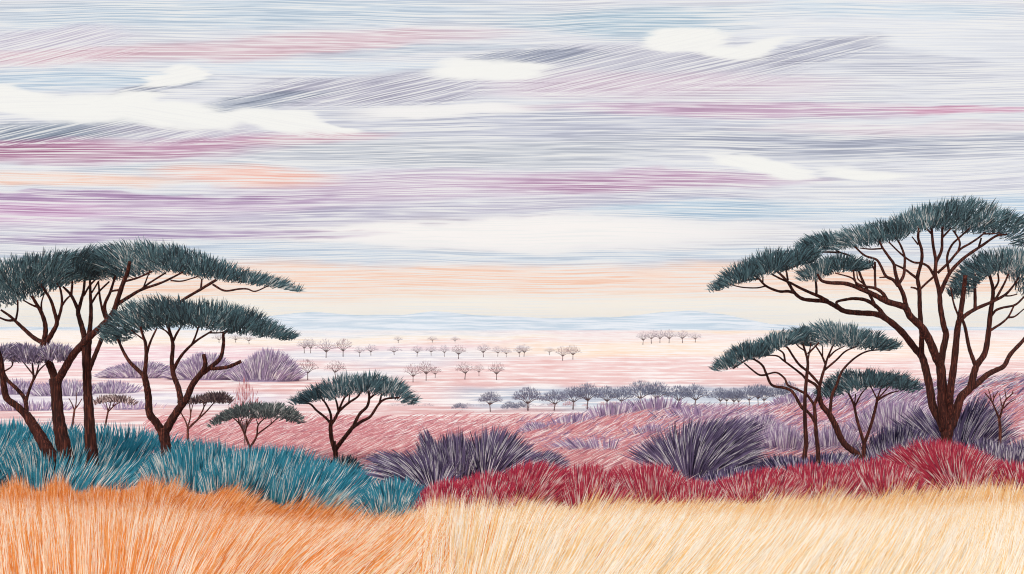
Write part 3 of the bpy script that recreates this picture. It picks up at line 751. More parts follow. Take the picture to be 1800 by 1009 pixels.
def foliage(g, Y, top, bot, Lpx, wpx, layers, y_off=0.0, fan=1.0, dmax=2.2, clumpw=34):
    s = Y / F
    x0 = min(top[0][0], bot[0][0]); x1 = max(top[-1][0], bot[-1][0])
    xs = np.linspace(x0, x1, 200); th = np.maximum(interp(xs, bot) - interp(xs, top), 3)
    area = np.trapz(th, xs)
    n = int(area / (Lpx * wpx * 0.6) * layers)
    cdf = np.cumsum(th); cdf /= cdf[-1]
    x = np.interp(rng.random(n), cdf, xs)
    x = (x - (x0 + x1) / 2) * (1 - Lpx * 0.9 / (x1 - x0)) + (x0 + x1) / 2
    tt, bb = interp(x, top), interp(x, bot)
    half = np.maximum((bb - tt) / 2, 1.5); mid = (tt + bb) / 2
    t = (x - (x0 + x1) / 2) / ((x1 - x0) / 2)
    D = min(dmax, (x1 - x0) * s * 0.36) * np.sqrt(np.clip(1 - t * t, 0.05, 1))
    e = rng.uniform(-1, 1, n)
    hh = np.sqrt(np.clip(1 - 0.75 * e * e, 0, 1))
    v = rng.uniform(-1, 1, n)
    row = mid + v * np.maximum(half * hh - Lpx * 0.25, half * 0.3) + Lpx * 0.42
    # boughs: each radiates from its own heart
    nc = max(2, int((x1 - x0) / clumpw))
    cx = np.linspace(x0, x1, nc) + rng.normal(0, clumpw * 0.2, nc)
    ci = np.argmin(np.abs(x[:, None] - cx[None]), 1)
    cf = (x - cx[ci]) / clumpw * 2
    cb = rng.normal(0, 0.13, nc)
    row = row - (0.5 - np.clip(cf, -1.2, 1.2) ** 2) * Lpx * 0.20 * np.clip(0.6 - 0.4 * v, 0, 1)
    ang = t * 0.95 * fan + cf * 0.30 + rng.normal(0, 0.11, n) + np.clip(v, 0, 1) * np.sign(cf) * 0.25
    d = np.stack([np.sin(ang), e * 0.4 + rng.normal(0, 0.12, n), np.cos(ang)], -1)
    P = np.stack([(x - 900) * s, Y + y_off + e * D, EYE + (HY - row) * s], -1)
    L = Lpx * s * rng.uniform(0.65, 1.3, n); Wd = wpx * s * rng.uniform(0.6, 1.2, n)
    tn = np.clip(rng.random(n) * 0.98 + cb[ci] - 0.06 * np.abs(t), 0, 0.999)
    bd = np.stack([np.sin(ang) * 0.1, np.zeros(n), -0.1 * np.abs(np.sin(ang))], -1) * L[:, None]
    g.blades(P, d, L, Wd, bd, tn, 0.35, 0.915)


def acacia(name, label, Y, trunk, limbs, crowns, leaf='needle', bark='bark', Lpx=17, wpx=1.6, layers=5.0, group='acacias', cat='tree', depth=0.35, ground_base=True):
    """trunk/limbs: (list of photo points, width at start, width at end); crowns: (top line, bottom line)"""
    s = Y / F
    xb, rb = trunk[0][0]
    Xb = (xb - 900) * s; zb = float(T(Xb, Y))
    root = empty(name, (Xb, Y, zb), label, cat, group)
    org = np.array([Xb, Y, zb])
    lines = []

    def make(pts, w0, w1, first, widths=None):
        p = smooth_line(pts, 6)
        n = len(p)
        if first:
            dy0, dy1 = 0.0, 0.0
        else:
            best = (1e9, 0.0)
            for (lp, ldy) in lines:
                dd = np.hypot(lp[:, 0] - p[0, 0], lp[:, 1] - p[0, 1]); k = int(np.argmin(dd))
                if dd[k] < best[0]: best = (dd[k], ldy[k])
            dy0 = best[1]
            ln = np.sum(np.hypot(*np.diff(p, axis=0).T)) * s
            dy1 = float(np.clip(dy0 + rng.uniform(-1, 1) * ln * depth, -1.8, 1.8))
        dy = np.linspace(dy0, dy1, n)
        lines.append((p, dy))
        rad = np.linspace(w0, w1, n) * 0.5 * s
        if widths is not None:
            rad = np.interp(np.linspace(0, 1, n), np.linspace(0, 1, len(widths)), widths) * 0.5 * s
        rad = rad * (1 + 0.05 * np.sin(np.arange(n) * 1.7 + rng.random() * 6))
        C = np.array([px(a, b, Y + e) for (a, b), e in zip(p, dy)])
        C = C - org
        if first and ground_base:
            foot = C[0].copy(); foot[2] = min(-0.25, foot[2] - 0.25)
            dirn = C[0] - C[1]; dirn /= np.linalg.norm(dirn) + 1e-9
            foot[0] += dirn[0] * (C[0][2] - foot[2]) * 0.6
            C = np.vstack([foot, C]); rad = np.concatenate([[rad[0] * 1.1], rad])
        return C, rad

    g = Geo(); C, r = make(*trunk[:1], trunk[1], trunk[2], True, trunk[3] if len(trunk) > 3 else None)
    g.tube(C, r, 10); tr = g.build('trunk', M[bark], root, True)
    for lb in limbs:
        C, r = make(lb[0], lb[1], lb[2], False)
        g = Geo(); g.tube(C, r, 8)
        g.build('limb' if lb[1] >= 7 else 'branch', M[bark], root, True)
    for cr in crowns:
        g = Geo()
        foliage(g, Y, cr[0], cr[1], Lpx, wpx, layers, cr[2] if len(cr) > 2 else 0.0)
        g.v = [v - org.astype(np.float32) for v in g.v]
        g.build('crown', M[leaf], root)
    return root


GA = 'tall acacias on the left'
acacia('acacia_tree', 'tall acacia with the middle thick trunk and a high flat crown at the left edge', 31.2,
       ([(115, 800), (107, 760), (102, 729), (99, 690), (97, 665)], 25, 20, [26, 23, 20, 19, 21]),
       [([(98, 672), (92, 652), (85, 634), (79, 612), (76, 598)], 14, 13),
        ([(100, 672), (111, 653), (127, 626), (143, 607), (160, 590), (178, 574), (198, 551), (206, 529), (216, 499), (224, 479), (228, 460)], 15, 6),
        ([(78, 604), (60, 594), (44, 580), (30, 567), (18, 556), (2, 545)], 9, 4),
        ([(24, 563), (12, 563), (-4, 557)], 5, 3), ([(28, 562), (31, 545), (31, 527)], 4, 3),
        ([(77, 600), (80, 585), (79, 568), (73, 550), (64, 534), (56, 520)], 10, 5),
        ([(73, 547), (73, 532), (78, 515)], 4, 2), ([(66, 540), (54, 535), (40, 527)], 4, 2.5),
        ([(82, 602), (92, 585), (100, 568), (96, 549), (88, 525), (70, 498)], 10, 4),
        ([(100, 568), (107, 545), (109, 528), (106, 508), (100, 498)], 6, 3), ([(109, 537), (116, 527), (124, 519)], 4, 3),
        ([(206, 535), (228, 521), (249, 509), (286, 496), (322, 478)], 7, 3), ([(247, 510), (262, 498), (292, 479)], 4, 3),
        ([(221, 494), (240, 489), (268, 477)], 4, 3), ([(300, 493), (320, 494), (348, 486)], 3, 2),
        ([(252, 506), (258, 490), (264, 474)], 3, 2), ([(208, 510), (200, 511), (194, 513)], 4, 3)],
       [([(-70, 520), (-40, 492), (0, 474), (30, 452), (60, 446), (90, 442), (120, 436), (150, 430), (175, 428)],
         [(-65, 540), (-20, 545), (0, 540), (30, 528), (60, 522), (90, 506), (120, 498), (150, 490), (178, 488)])], group=GA)
acacia('acacia_tree', 'tall acacia with the right thick trunk and the long crown trailing right', 31.8,
       ([(161, 800), (158, 760), (156, 719), (154, 690), (153, 659), (152, 620), (152, 596)], 22, 17, [23, 19, 17, 15, 15, 16, 19]),
       [([(150, 600), (145, 578), (138, 554), (136, 542), (125, 519), (111, 504)], 11, 4),
        ([(137, 550), (143, 527), (147, 511), (150, 480)], 7, 4), ([(125, 520), (127, 497), (125, 476)], 5, 3),
        ([(154, 600), (158, 578), (160, 549), (159, 519), (158, 488)], 10, 4), ([(147, 520), (157, 503), (170, 489)], 4, 3),
        ([(161, 533), (173, 514), (192, 495)], 4, 3), ([(161, 515), (173, 495)], 3, 3),
        ([(155, 655), (160, 642), (168, 622), (177, 600), (190, 566)], 9, 7),
        ([(190, 568), (182, 551), (176, 525), (173, 494)], 6, 3), ([(188, 560), (184, 537), (194, 513), (203, 484)], 7, 4)],
       [([(140, 434), (165, 428), (190, 424), (220, 424), (255, 418), (285, 424), (320, 430), (350, 444), (380, 454), (410, 468), (440, 474), (470, 482), (500, 494), (526, 504)],
         [(143, 490), (180, 492), (200, 490), (225, 482), (255, 478), (290, 476), (320, 482), (350, 488), (380, 492), (410, 496), (440, 499), (470, 504), (500, 506), (524, 507)], 0.5)], group=GA)
acacia('leaning_tree', 'leaning thick trunk at the left edge with a violet crown', 30.9,
       ([(90, 802), (75, 775), (60, 750), (46, 728)], 23, 15),
       [([(48, 732), (30, 714), (12, 700), (7, 680), (4, 655), (0, 630), (-8, 605), (-24, 575), (-40, 540)], 13, 7),
        ([(47, 730), (46, 712), (42, 698), (28, 682), (13, 668), (6, 655)], 8, 6),
        ([(46, 705), (50, 690), (55, 676), (59, 665), (58, 650), (56, 632)], 6, 3), ([(59, 668), (68, 652), (82, 638)], 4, 2),
        ([(58, 658), (50, 648), (39, 634)], 3, 2), ([(63, 660), (68, 642), (70, 632)], 3, 2), ([(4, 655), (22, 641), (10, 618)], 3, 2), ([(22, 641), (28, 620)], 2, 2)],
       [([(-20, 620), (0, 604), (25, 597), (50, 600), (78, 608)], [(-18, 640), (0, 637), (25, 634), (55, 640), (80, 640)]),
        ([(72, 612), (95, 600), (112, 602), (128, 614)], [(74, 630), (95, 636), (112, 636), (126, 620)])], leaf='needle_violet', group=GA, Lpx=11, wpx=1.8)
acacia('acacia_tree', 'forked acacia with two sawn-off branch stubs, under the long trailing crown', 30.5,
       ([(293, 802), (291, 780), (288, 762), (287, 752)], 20, 20, [19, 18, 20, 22]),
       [([(286, 762), (275, 743), (263, 727), (261, 699), (258, 679), (253, 657)], 15, 11),
        ([(290, 760), (302, 738), (317, 715), (328, 700), (339, 675), (356, 653), (361, 640), (358, 623)], 16, 7),
        ([(253, 660), (240, 648), (228, 636), (218, 620), (208, 598), (197, 570)], 8, 4),
        ([(254, 660), (257, 630), (256, 605), (252, 592), (247, 574)], 8, 4), ([(257, 626), (264, 602), (276, 576)], 5, 3), ([(254, 598), (243, 590), (230, 580)], 3, 2),
        ([(318, 716), (317, 700), (313, 680), (305, 659), (302, 636), (304, 608), (301, 592), (294, 570)], 12, 5),
        ([(305, 650), (312, 636), (323, 620), (344, 600), (372, 582)], 7, 3), ([(304, 600), (312, 584), (324, 566)], 5, 3), ([(336, 608), (344, 590), (353, 562)], 4, 3), ([(302, 594), (292, 582), (280, 576)], 4, 2),
        ([(356, 656), (372, 644), (388, 628), (393, 603), (393, 587), (402, 578)], 9, 4), ([(370, 648), (388, 647), (404, 644), (424, 635)], 7, 6), ([(366, 585), (385, 585), (412, 582)], 3, 2),
        ([(304, 600), (296, 570), (300, 548), (319, 529), (352, 509), (380, 492)], 5, 5), ([(374, 500), (395, 511), (420, 508), (435, 508), (449, 512), (472, 502)], 4, 2), ([(353, 508), (355, 490)], 4, 3)],
       [([(184, 590), (200, 566), (220, 545), (240, 532), (265, 520), (295, 516), (330, 526), (360, 528), (390, 528), (420, 534), (450, 550), (475, 562), (500, 578), (522, 590)],
         [(186, 604), (205, 604), (225, 594), (250, 582), (280, 576), (320, 576), (355, 578), (385, 584), (410, 586), (440, 590), (470, 593), (500, 597), (520, 596)])], group=GA)
acacia('acacia_tree', 'central acacia standing alone on the dark shrub', 36.5,
       ([(590, 811), (590, 798), (588, 787), (586, 776)], 9, 9),
       [([(588, 790), (583, 772), (581, 753), (582, 742)], 8, 7), ([(590, 790), (598, 779), (605, 770), (620, 751)], 8, 7),
        ([(582, 745), (572, 734), (556, 721), (545, 710), (526, 706)], 5, 3), ([(582, 744), (581, 727), (573, 710), (565, 700)], 5, 3),
        ([(583, 745), (590, 734), (596, 723), (613, 708), (628, 698), (635, 688)], 6, 3), ([(595, 724), (592, 708), (588, 698)], 4, 3),
        ([(596, 720), (605, 700), (616, 690)], 4, 3), ([(613, 708), (615, 690)], 3, 2),
        ([(619, 753), (632, 728), (645, 715), (649, 700), (648, 688)], 6, 4), ([(648, 702), (655, 696), (664, 689)], 4, 3),
        ([(621, 751), (635, 741), (651, 732), (666, 710), (679, 701), (702, 699)], 6, 3), ([(667, 709), (671, 692)], 4, 3)],
       [([(511, 708), (530, 690), (555, 676), (580, 666), (605, 656), (640, 655), (670, 656), (695, 664), (715, 680), (728, 695), (737, 706)],
         [(514, 710), (545, 707), (575, 703), (600, 700), (615, 692), (660, 691), (690, 697), (705, 708), (736, 709)])], group='smaller acacias')
acacia('acacia_tree', 'grey-green low acacia just left of the central acacia', 42,
       ([(439, 796), (439, 790), (439, 783)], 5.5, 5),
       [([(439, 786), (430, 763), (425, 752), (419, 743), (406, 731)], 4.5, 2), ([(440, 786), (451, 767), (454, 747), (468, 733)], 4.5, 2),
        ([(431, 762), (435, 745), (444, 731)], 3, 1.5), ([(434, 748), (432, 731)], 2, 1.5), ([(419, 744), (419, 730)], 2, 1.5), ([(420, 744), (429, 731)], 2, 1.5),
        ([(453, 763), (466, 753), (479, 743), (489, 733)], 3, 1.5), ([(454, 748), (449, 732)], 2, 1.5), ([(477, 745), (476, 733)], 2, 1.5)],
       [([(369, 749), (385, 728), (400, 717), (425, 708), (455, 705), (480, 707), (505, 712), (520, 725), (534, 742)],
         [(372, 751), (400, 740), (410, 734), (440, 733), (490, 736), (510, 742), (532, 744)])], leaf='needle_grey', bark='bark_thin', Lpx=9, wpx=1.8, group='smaller acacias')
acacia('acacia_tree', 'small brownish acacia with slim forked stem, right of the stub-branched tree', 46,
       ([(330, 776), (330, 764), (330, 751)], 4.5, 4),
       [([(330, 752), (326, 740), (319, 727), (316, 718)], 3, 2), ([(330, 750), (335, 731), (333, 710)], 3, 2), ([(335, 728), (339, 711)], 2, 1.5),
        ([(330, 754), (348, 737), (362, 724), (376, 708)], 4, 2), ([(348, 737), (358, 717), (357, 706)], 3, 2), ([(357, 718), (364, 707)], 2, 1.5)],
       [([(318, 708), (333, 699), (345, 692), (370, 686), (385, 685), (400, 693), (409, 708)], [(320, 711), (345, 709), (360, 708), (385, 708), (407, 712)])],
       leaf='needle_brown', bark='bark_thin', Lpx=9, wpx=1.8, group='smaller acacias')
acacia('acacia_tree', 'brown-topped little tree right of the thick trunks', 58,
       ([(183, 766), (184, 755), (187, 738), (190, 723)], 4, 3),
       [([(190, 725), (188, 714), (185, 704)], 2, 1.5), ([(190, 722), (194, 712), (195, 703)], 2, 1.5), ([(190, 724), (202, 712), (214, 706)], 2.5, 1.5), ([(198, 716), (202, 704)], 2, 1.5)],
       [([(163, 708), (180, 693), (205, 691), (225, 696), (240, 710)], [(165, 712), (190, 706), (215, 707), (239, 713)])],
       leaf='needle_brown', bark='bark_thin', Lpx=8, wpx=1.7, group='smaller acacias')
acacia('bare_tree', 'tiny leafless forked tree between the two thick trunks', 56,
       ([(126, 756), (128, 742), (131, 720)], 4, 3.5),
       [([(131, 722), (127, 711), (121, 700)], 2.5, 1.5), ([(132, 720), (134, 706), (134, 690)], 2.5, 1.5), ([(132, 719), (138, 711), (144, 701)], 2.5, 1.5)],
       [], bark='bark_thin', group='bare trees')

acacia('acacia_tree', 'biggest acacia, on the right, with many limbs and a high wide crown', 37.5,
       ([(1664, 790), (1664, 770), (1665, 752), (1664, 738)], 20, 24, [19, 20, 23, 27]),
       [([(1660, 758), (1653, 739), (1640, 715), (1634, 680), (1626, 644), (1620, 626), (1608, 612), (1585, 583), (1559, 561), (1539, 552), (1510, 550), (1485, 547), (1470, 539), (1452, 530), (1430, 528), (1410, 525), (1396, 514), (1387, 499), (1377, 487), (1362, 473)], 16, 4),
        ([(1662, 755), (1657, 720), (1656, 680), (1653, 643), (1646, 629), (1634, 599), (1620, 575), (1600, 556), (1590, 540), (1559, 530), (1540, 520), (1523, 512), (1489, 499), (1459, 497), (1444, 493), (1437, 482)], 19, 4),
        ([(1660, 690), (1654, 650), (1657, 619), (1663, 589), (1659, 573), (1653, 540), (1651, 512), (1644, 483), (1645, 459), (1640, 429), (1637, 392)], 14, 4),
        ([(1668, 752), (1669, 715), (1670, 690), (1677, 640), (1683, 579), (1687, 559), (1693, 520), (1697, 484)], 16, 7),
        ([(1670, 752), (1680, 728), (1689, 699), (1705, 682), (1711, 660), (1717, 642), (1731, 621), (1737, 589), (1741, 550), (1745, 525), (1745, 505), (1739, 479), (1742, 462)], 17, 4),
        ([(1398, 515), (1385, 512), (1369, 512), (1347, 503), (1333, 489), (1322, 480)], 6, 3), ([(1333, 490), (1315, 492), (1296, 498)], 4, 2), ([(1345, 503), (1330, 506), (1305, 505), (1283, 500)], 3, 2), ([(1341, 498), (1341, 482)], 3, 2),
        ([(1456, 530), (1440, 521), (1428, 516), (1408, 507), (1389, 497), (1372, 490), (1355, 481)], 7, 3), ([(1385, 493), (1383, 480), (1384, 474), (1410, 463)], 4, 2.5), ([(1435, 518), (1435, 505), (1433, 488)], 5, 4),
        ([(1485, 547), (1470, 532), (1490, 526), (1505, 525), (1523, 528), (1542, 540), (1555, 556)], 4, 8),
        ([(1620, 630), (1620, 600), (1620, 583), (1617, 545), (1616, 510), (1613, 487), (1620, 459), (1620, 439), (1614, 418), (1616, 398)], 10, 4),
        ([(1614, 430), (1603, 416)], 3, 2), ([(1618, 508), (1628, 498), (1643, 485)], 4, 4), ([(1613, 490), (1602, 482), (1590, 473), (1571, 464)], 5, 3), ([(1620, 462), (1606, 461), (1592, 453), (1577, 440), (1562, 425)], 4, 2.5),
        ([(1643, 487), (1633, 470), (1622, 463)], 5, 4), ([(1616, 512), (1610, 507), (1601, 505)], 4, 3),
        ([(1597, 553), (1592, 535), (1588, 518), (1580, 500), (1574, 480), (1571, 464), (1562, 451), (1551, 435), (1546, 424)], 9, 3),
        ([(1579, 500), (1588, 485), (1590, 468), (1590, 451), (1583, 431), (1573, 415)], 6, 3), ([(1579, 503), (1570, 492), (1557, 485), (1548, 467), (1540, 456), (1520, 449), (1502, 433)], 6, 3), ([(1558, 487), (1546, 488)], 3, 2), ([(1549, 437), (1530, 438), (1512, 436)], 3, 2),
        ([(1562, 533), (1552, 516), (1539, 507), (1524, 504), (1508, 499), (1496, 488), (1468, 480)], 7, 2), ([(1539, 508), (1538, 485), (1538, 460)], 4, 4), ([(1537, 474), (1528, 458)], 3, 3),
        ([(1540, 541), (1530, 520), (1519, 499), (1510, 477), (1505, 458)], 6, 4), ([(1508, 505), (1502, 490), (1500, 474)], 4, 3), ([(1518, 499), (1508, 490), (1506, 475)], 3, 2),
        ([(1506, 462), (1495, 450), (1475, 443), (1462, 433)], 4, 3), ([(1475, 444), (1455, 443), (1430, 444), (1408, 448)], 4, 2),
        ([(1637, 410), (1625, 399)], 4, 2), ([(1646, 460), (1655, 440), (1656, 420), (1657, 398)], 6, 4), ([(1656, 418), (1672, 401)], 4, 3),
        ([(1648, 480), (1667, 462), (1687, 439), (1705, 428), (1720, 418), (1732, 408)], 5, 3), ([(1668, 478), (1665, 452), (1673, 431), (1687, 417), (1706, 400)], 5, 3), ([(1685, 440), (1687, 425), (1676, 405)], 4, 3),
        ([(1653, 515), (1662, 494), (1673, 475), (1695, 453), (1727, 431), (1751, 415), (1770, 412)], 8, 3), ([(1720, 436), (1725, 418)], 4, 3), ([(1729, 411), (1742, 411), (1757, 409)], 3, 2),
        ([(1686, 558), (1677, 535), (1671, 506)], 4, 2.5), ([(1688, 562), (1700, 552), (1717, 542), (1745, 530), (1767, 518), (1780, 504), (1791, 488)], 8, 3), ([(1714, 545), (1714, 520), (1713, 498), (1714, 482)], 6, 5), ([(1715, 498), (1726, 490), (1738, 483)], 3, 2),
        ([(1767, 520), (1776, 520), (1788, 517)], 3, 2), ([(1747, 510), (1755, 495), (1754, 480)], 4, 3), ([(1749, 528), (1758, 512), (1766, 497), (1773, 481)], 5, 3),
        ([(1716, 645), (1710, 630), (1703, 609), (1697, 578), (1692, 562)], 8, 5), ([(1742, 556), (1750, 546), (1762, 541), (1784, 536), (1798, 524), (1814, 508)], 5, 3),
        ([(1739, 582), (1750, 575), (1762, 567), (1773, 556), (1783, 536)], 5, 3), ([(1773, 558), (1784, 556), (1800, 543)], 4, 2),
        ([(1703, 684), (1718, 674), (1735, 659), (1750, 651), (1765, 643), (1776, 623), (1798, 599), (1825, 566)], 12, 6)],
       [([(1406, 426), (1425, 410), (1450, 403), (1500, 398), (1530, 392), (1560, 383), (1590, 372), (1620, 360), (1650, 352), (1680, 347), (1705, 355), (1730, 366), (1760, 374), (1780, 388), (1795, 403), (1814, 424)],
         [(1410, 434), (1430, 438), (1490, 437), (1530, 434), (1570, 425), (1600, 414), (1640, 402), (1680, 404), (1730, 408), (1770, 412), (1790, 425), (1812, 440)], 0.0),
        ([(1242, 511), (1260, 490), (1285, 467), (1310, 452), (1340, 440), (1370, 438), (1400, 430), (1420, 430), (1438, 440)],
         [(1245, 513), (1280, 505), (1300, 498), (1330, 490), (1360, 480), (1390, 474), (1410, 464), (1436, 456)], -0.3),
        ([(1391, 494), (1405, 470), (1425, 452), (1445, 447), (1470, 450), (1495, 450), (1515, 460), (1522, 466)],
         [(1394, 497), (1425, 494), (1445, 483), (1480, 478), (1500, 476), (1521, 470)], -0.8),
        ([(1658, 517), (1672, 490), (1690, 465), (1710, 446), (1730, 437), (1760, 437), (1790, 445), (1815, 460), (1840, 490), (1850, 520)],
         [(1661, 523), (1680, 526), (1690, 508), (1705, 496), (1740, 481), (1770, 481), (1785, 495), (1795, 524), (1808, 535), (1850, 540)], -0.6)], group='acacias on the right', Lpx=17)
acacia('acacia_tree', 'acacia with the leaning curved trunk and the right half of a low wide crown', 34.2,
       ([(1515, 816), (1509, 801), (1497, 791), (1485, 781), (1476, 766), (1469, 749), (1457, 727), (1445, 713), (1440, 696)], 10, 8, [11, 11, 11, 11, 11, 11, 10, 9, 8]),
       [([(1440, 700), (1440, 685), (1444, 665), (1450, 645), (1454, 631), (1465, 605)], 7, 3), ([(1450, 650), (1470, 633), (1487, 617), (1513, 606)], 4, 2.5), ([(1457, 628), (1468, 617), (1485, 608)], 3.5, 2),
        ([(1451, 640), (1444, 624), (1433, 607)], 4, 2.5), ([(1446, 628), (1446, 606)], 2.5, 2),
        ([(1459, 728), (1462, 697), (1470, 678), (1477, 659), (1485, 646), (1503, 629), (1523, 618), (1545, 615), (1565, 616)], 6, 2),
        ([(1440, 690), (1434, 677), (1418, 667), (1408, 657), (1379, 635), (1363, 625), (1329, 626)], 6, 2), ([(1380, 636), (1377, 621), (1366, 613)], 4, 2.5), ([(1441, 676), (1422, 655), (1405, 641), (1394, 626), (1385, 612), (1378, 608)], 5, 3)],
       [([(1393, 575), (1420, 567), (1445, 562), (1475, 566), (1505, 572), (1535, 580), (1560, 590), (1580, 603)],
         [(1395, 604), (1440, 608), (1480, 610), (1510, 613), (1540, 616), (1578, 612)])], group='acacias on the right', Lpx=14, wpx=1.6)
acacia('acacia_tree', 'twin thin-stemmed acacia with the left half of a low wide crown', 33.6,
       ([(1413, 812), (1415, 795), (1417, 779), (1415, 739), (1415, 700), (1418, 661), (1420, 637), (1415, 616), (1408, 596)], 9, 3, [9, 8, 8, 7, 6.5, 6, 5, 4, 3]),
       [([(1438, 814), (1438, 795), (1434, 755), (1432, 720), (1430, 708)], 8, 6),
        ([(1430, 710), (1418, 694), (1400, 684), (1385, 677), (1379, 665), (1365, 655), (1347, 658)], 5, 3), ([(1431, 712), (1438, 696), (1440, 682)], 6, 5), ([(1434, 745), (1426, 731), (1416, 720)], 6, 5),
        ([(1416, 722), (1408, 714), (1394, 690), (1380, 682), (1357, 677), (1347, 657), (1339, 641), (1320, 630), (1305, 637), (1288, 648)], 6, 3), ([(1347, 659), (1335, 659), (1322, 650), (1308, 638)], 4, 2.5),
        ([(1420, 634), (1423, 618), (1426, 600)], 3, 2), ([(1420, 622), (1430, 612), (1440, 602)], 4, 2.5), ([(1416, 617), (1405, 610), (1396, 600)], 3, 2)],
       [([(1253, 649), (1270, 628), (1290, 610), (1320, 597), (1350, 588), (1375, 577), (1400, 572), (1418, 570)],
         [(1257, 653), (1290, 646), (1310, 634), (1340, 627), (1365, 614), (1395, 603), (1417, 605)])], group='acacias on the right', Lpx=14, wpx=1.6)
acacia('acacia_tree', 'small forked acacia beside the leaning curved trunk', 35.2,
       ([(1518, 818), (1518, 800), (1519, 785), (1519, 774)], 8, 7),
       [([(1519, 780), (1507, 739), (1501, 712), (1493, 694), (1487, 684)], 6, 2.5), ([(1502, 714), (1504, 692)], 2.5, 2), ([(1503, 714), (1513, 694), (1526, 678)], 3.5, 2),
        ([(1520, 778), (1531, 747), (1539, 717), (1543, 698)], 6, 4.5), ([(1542, 702), (1529, 676)], 3, 2), ([(1542, 700), (1552, 674)], 3, 2), ([(1543, 701), (1564, 678)], 3, 2), ([(1542, 704), (1560, 693), (1580, 687)], 4, 2)],
       [([(1438, 692), (1450, 675), (1465, 660), (1490, 650), (1520, 648), (1550, 648), (1580, 652), (1600, 662), (1616, 682)],
         [(1442, 703), (1460, 698), (1490, 690), (1530, 681), (1560, 682), (1590, 690), (1615, 690)])], group='acacias on the right', Lpx=14, wpx=1.6, layers=4.4)
acacia('bare_tree', 'small bare twiggy tree at the right edge', 41,
       ([(1757, 788), (1758, 770), (1758, 751), (1756, 735)], 5.5, 5),
       [([(1757, 738), (1750, 720), (1743, 705), (1731, 690)], 4, 1.8), ([(1745, 708), (1748, 698), (1755, 687)], 2.5, 1.5), ([(1743, 705), (1740, 692), (1737, 684)], 2, 1.2), ([(1747, 700), (1745, 688)], 1.8, 1.2),
        ([(1757, 736), (1763, 715), (1768, 703), (1782, 690)], 4, 2), ([(1762, 716), (1759, 704), (1757, 692)], 2.2, 1.4), ([(1769, 702), (1767, 690), (1766, 684)], 2, 1.3), ([(1764, 718), (1774, 708), (1786, 701)], 2.5, 1.5), ([(1778, 694), (1781, 686)], 1.8, 1.2)],
       [], bark='bark_thin', group='bare trees')

# ------------------------------------------------------------------ far trees: unit models (1 high, half-width 1), copied and scaled
def far_proto(seed, dense, count):
    r = np.random.default_rng(seed)
    gt = Geo(); gc_ = Geo()
    fork = 0.30 + 0.06 * r.random()
    lean = r.uniform(-0.08, 0.08)
    gt.tube([(0, 0, -0.05), (lean * 0.4, 0, fork * 0.5), (lean, 0, fork)], [0.045, 0.036, 0.03], 6)
    nl = int(r.integers(5, 8))
    for k in range(nl):
        a = -1.15 + 2.3 * (k + 0.3 * r.random()) / (nl - 1)
        az = r.uniform(-1, 1)
        L = 0.55
        e = np.array([np.sin(a) * 0.8, az * 0.5, fork + 0.12 + 0.32 * np.cos(a)])
        m = np.array([np.sin(a) * 0.36, az * 0.2, fork + 0.10 + 0.14 * np.cos(a)])
        gt.tube([(lean, 0, fork - 0.02), tuple(m), tuple(e)], [0.024, 0.016, 0.007], 5)
    n = count
    u = r.normal(size=(n, 3)); u /= np.linalg.norm(u, axis=1, keepdims=True)
    rad = r.random(n) ** 0.4
    P = np.stack([u[:, 0] * rad * 0.92, u[:, 1] * rad * 0.8, fork + 0.22 + np.abs(u[:, 2]) * rad * 0.42 - 0.10 * np.abs(u[:, 0])], -1)
    d = P - np.array([lean, 0, fork - 0.25]); d[:, 0] *= 0.8
    d += r.normal(0, 0.16, (n, 3))
    W_ = 0.022 if dense else 0.022
    gc_.blades(P, d, r.uniform(0.08, 0.15, n), W_ * r.uniform(0.7, 1.3, n), np.zeros((n, 3)), r.random(n), 0.4)
    return gt, gc_


def make_protos(dense, leaf, k0, count):
    L = []
    for i in range(4):
        gt, gc_ = far_proto(k0 + i, dense, count)
        o1 = gt.build('trunk', M['bark_far']); o2 = gc_.build('crown', M[leaf])
        L.append((o1.data, o2.data))
        bpy.data.objects.remove(o1); bpy.data.objects.remove(o2)
    return L


PROTO = {'slate': make_protos(True, 'tw_slate', 10, 760), 'brown': make_protos(False, 'tw_brown', 30, 200), 'pale': make_protos(False, 'tw_pale', 50, 220), 'red': make_protos(False, 'tw_red', 70, 320)}
ORD = ['first', 'second', 'third', 'fourth', 'fifth', 'sixth', 'seventh', 'eighth', 'ninth', 'tenth', 'eleventh', 'twelfth', 'thirteenth', 'fourteenth',
       'fifteenth', 'sixteenth', 'seventeenth', 'eighteenth', 'nineteenth', 'twentieth', 'twenty-first', 'twenty-second']


def far_tree(x, row, top, hw, style, label, group, i, Y=None):
    if Y is None:
        Y = EYE * F / (row - HY)
        if row > 700:
            Y = min(Y, 222)
    s = Y / F; X = (x - 900) * s; z = float(T(X, Y))
    h = EYE + (HY - top) * s - z
    root = empty('bare_tree' if style != 'slate' else 'thorn_tree', (X, Y, z), label, 'tree', group)
    tm, cm = PROTO[style][i % 4]
    for nm, me in (('trunk', tm), ('crown', cm)):
        o = bpy.data.objects.new(nm, me); COL.objects.link(o); o.parent = root
    k = 1.0 / 0.92
    root.scale = (hw * s * (1 if (i // 4) % 2 == 0 else -1), hw * s, h * k)
    return root


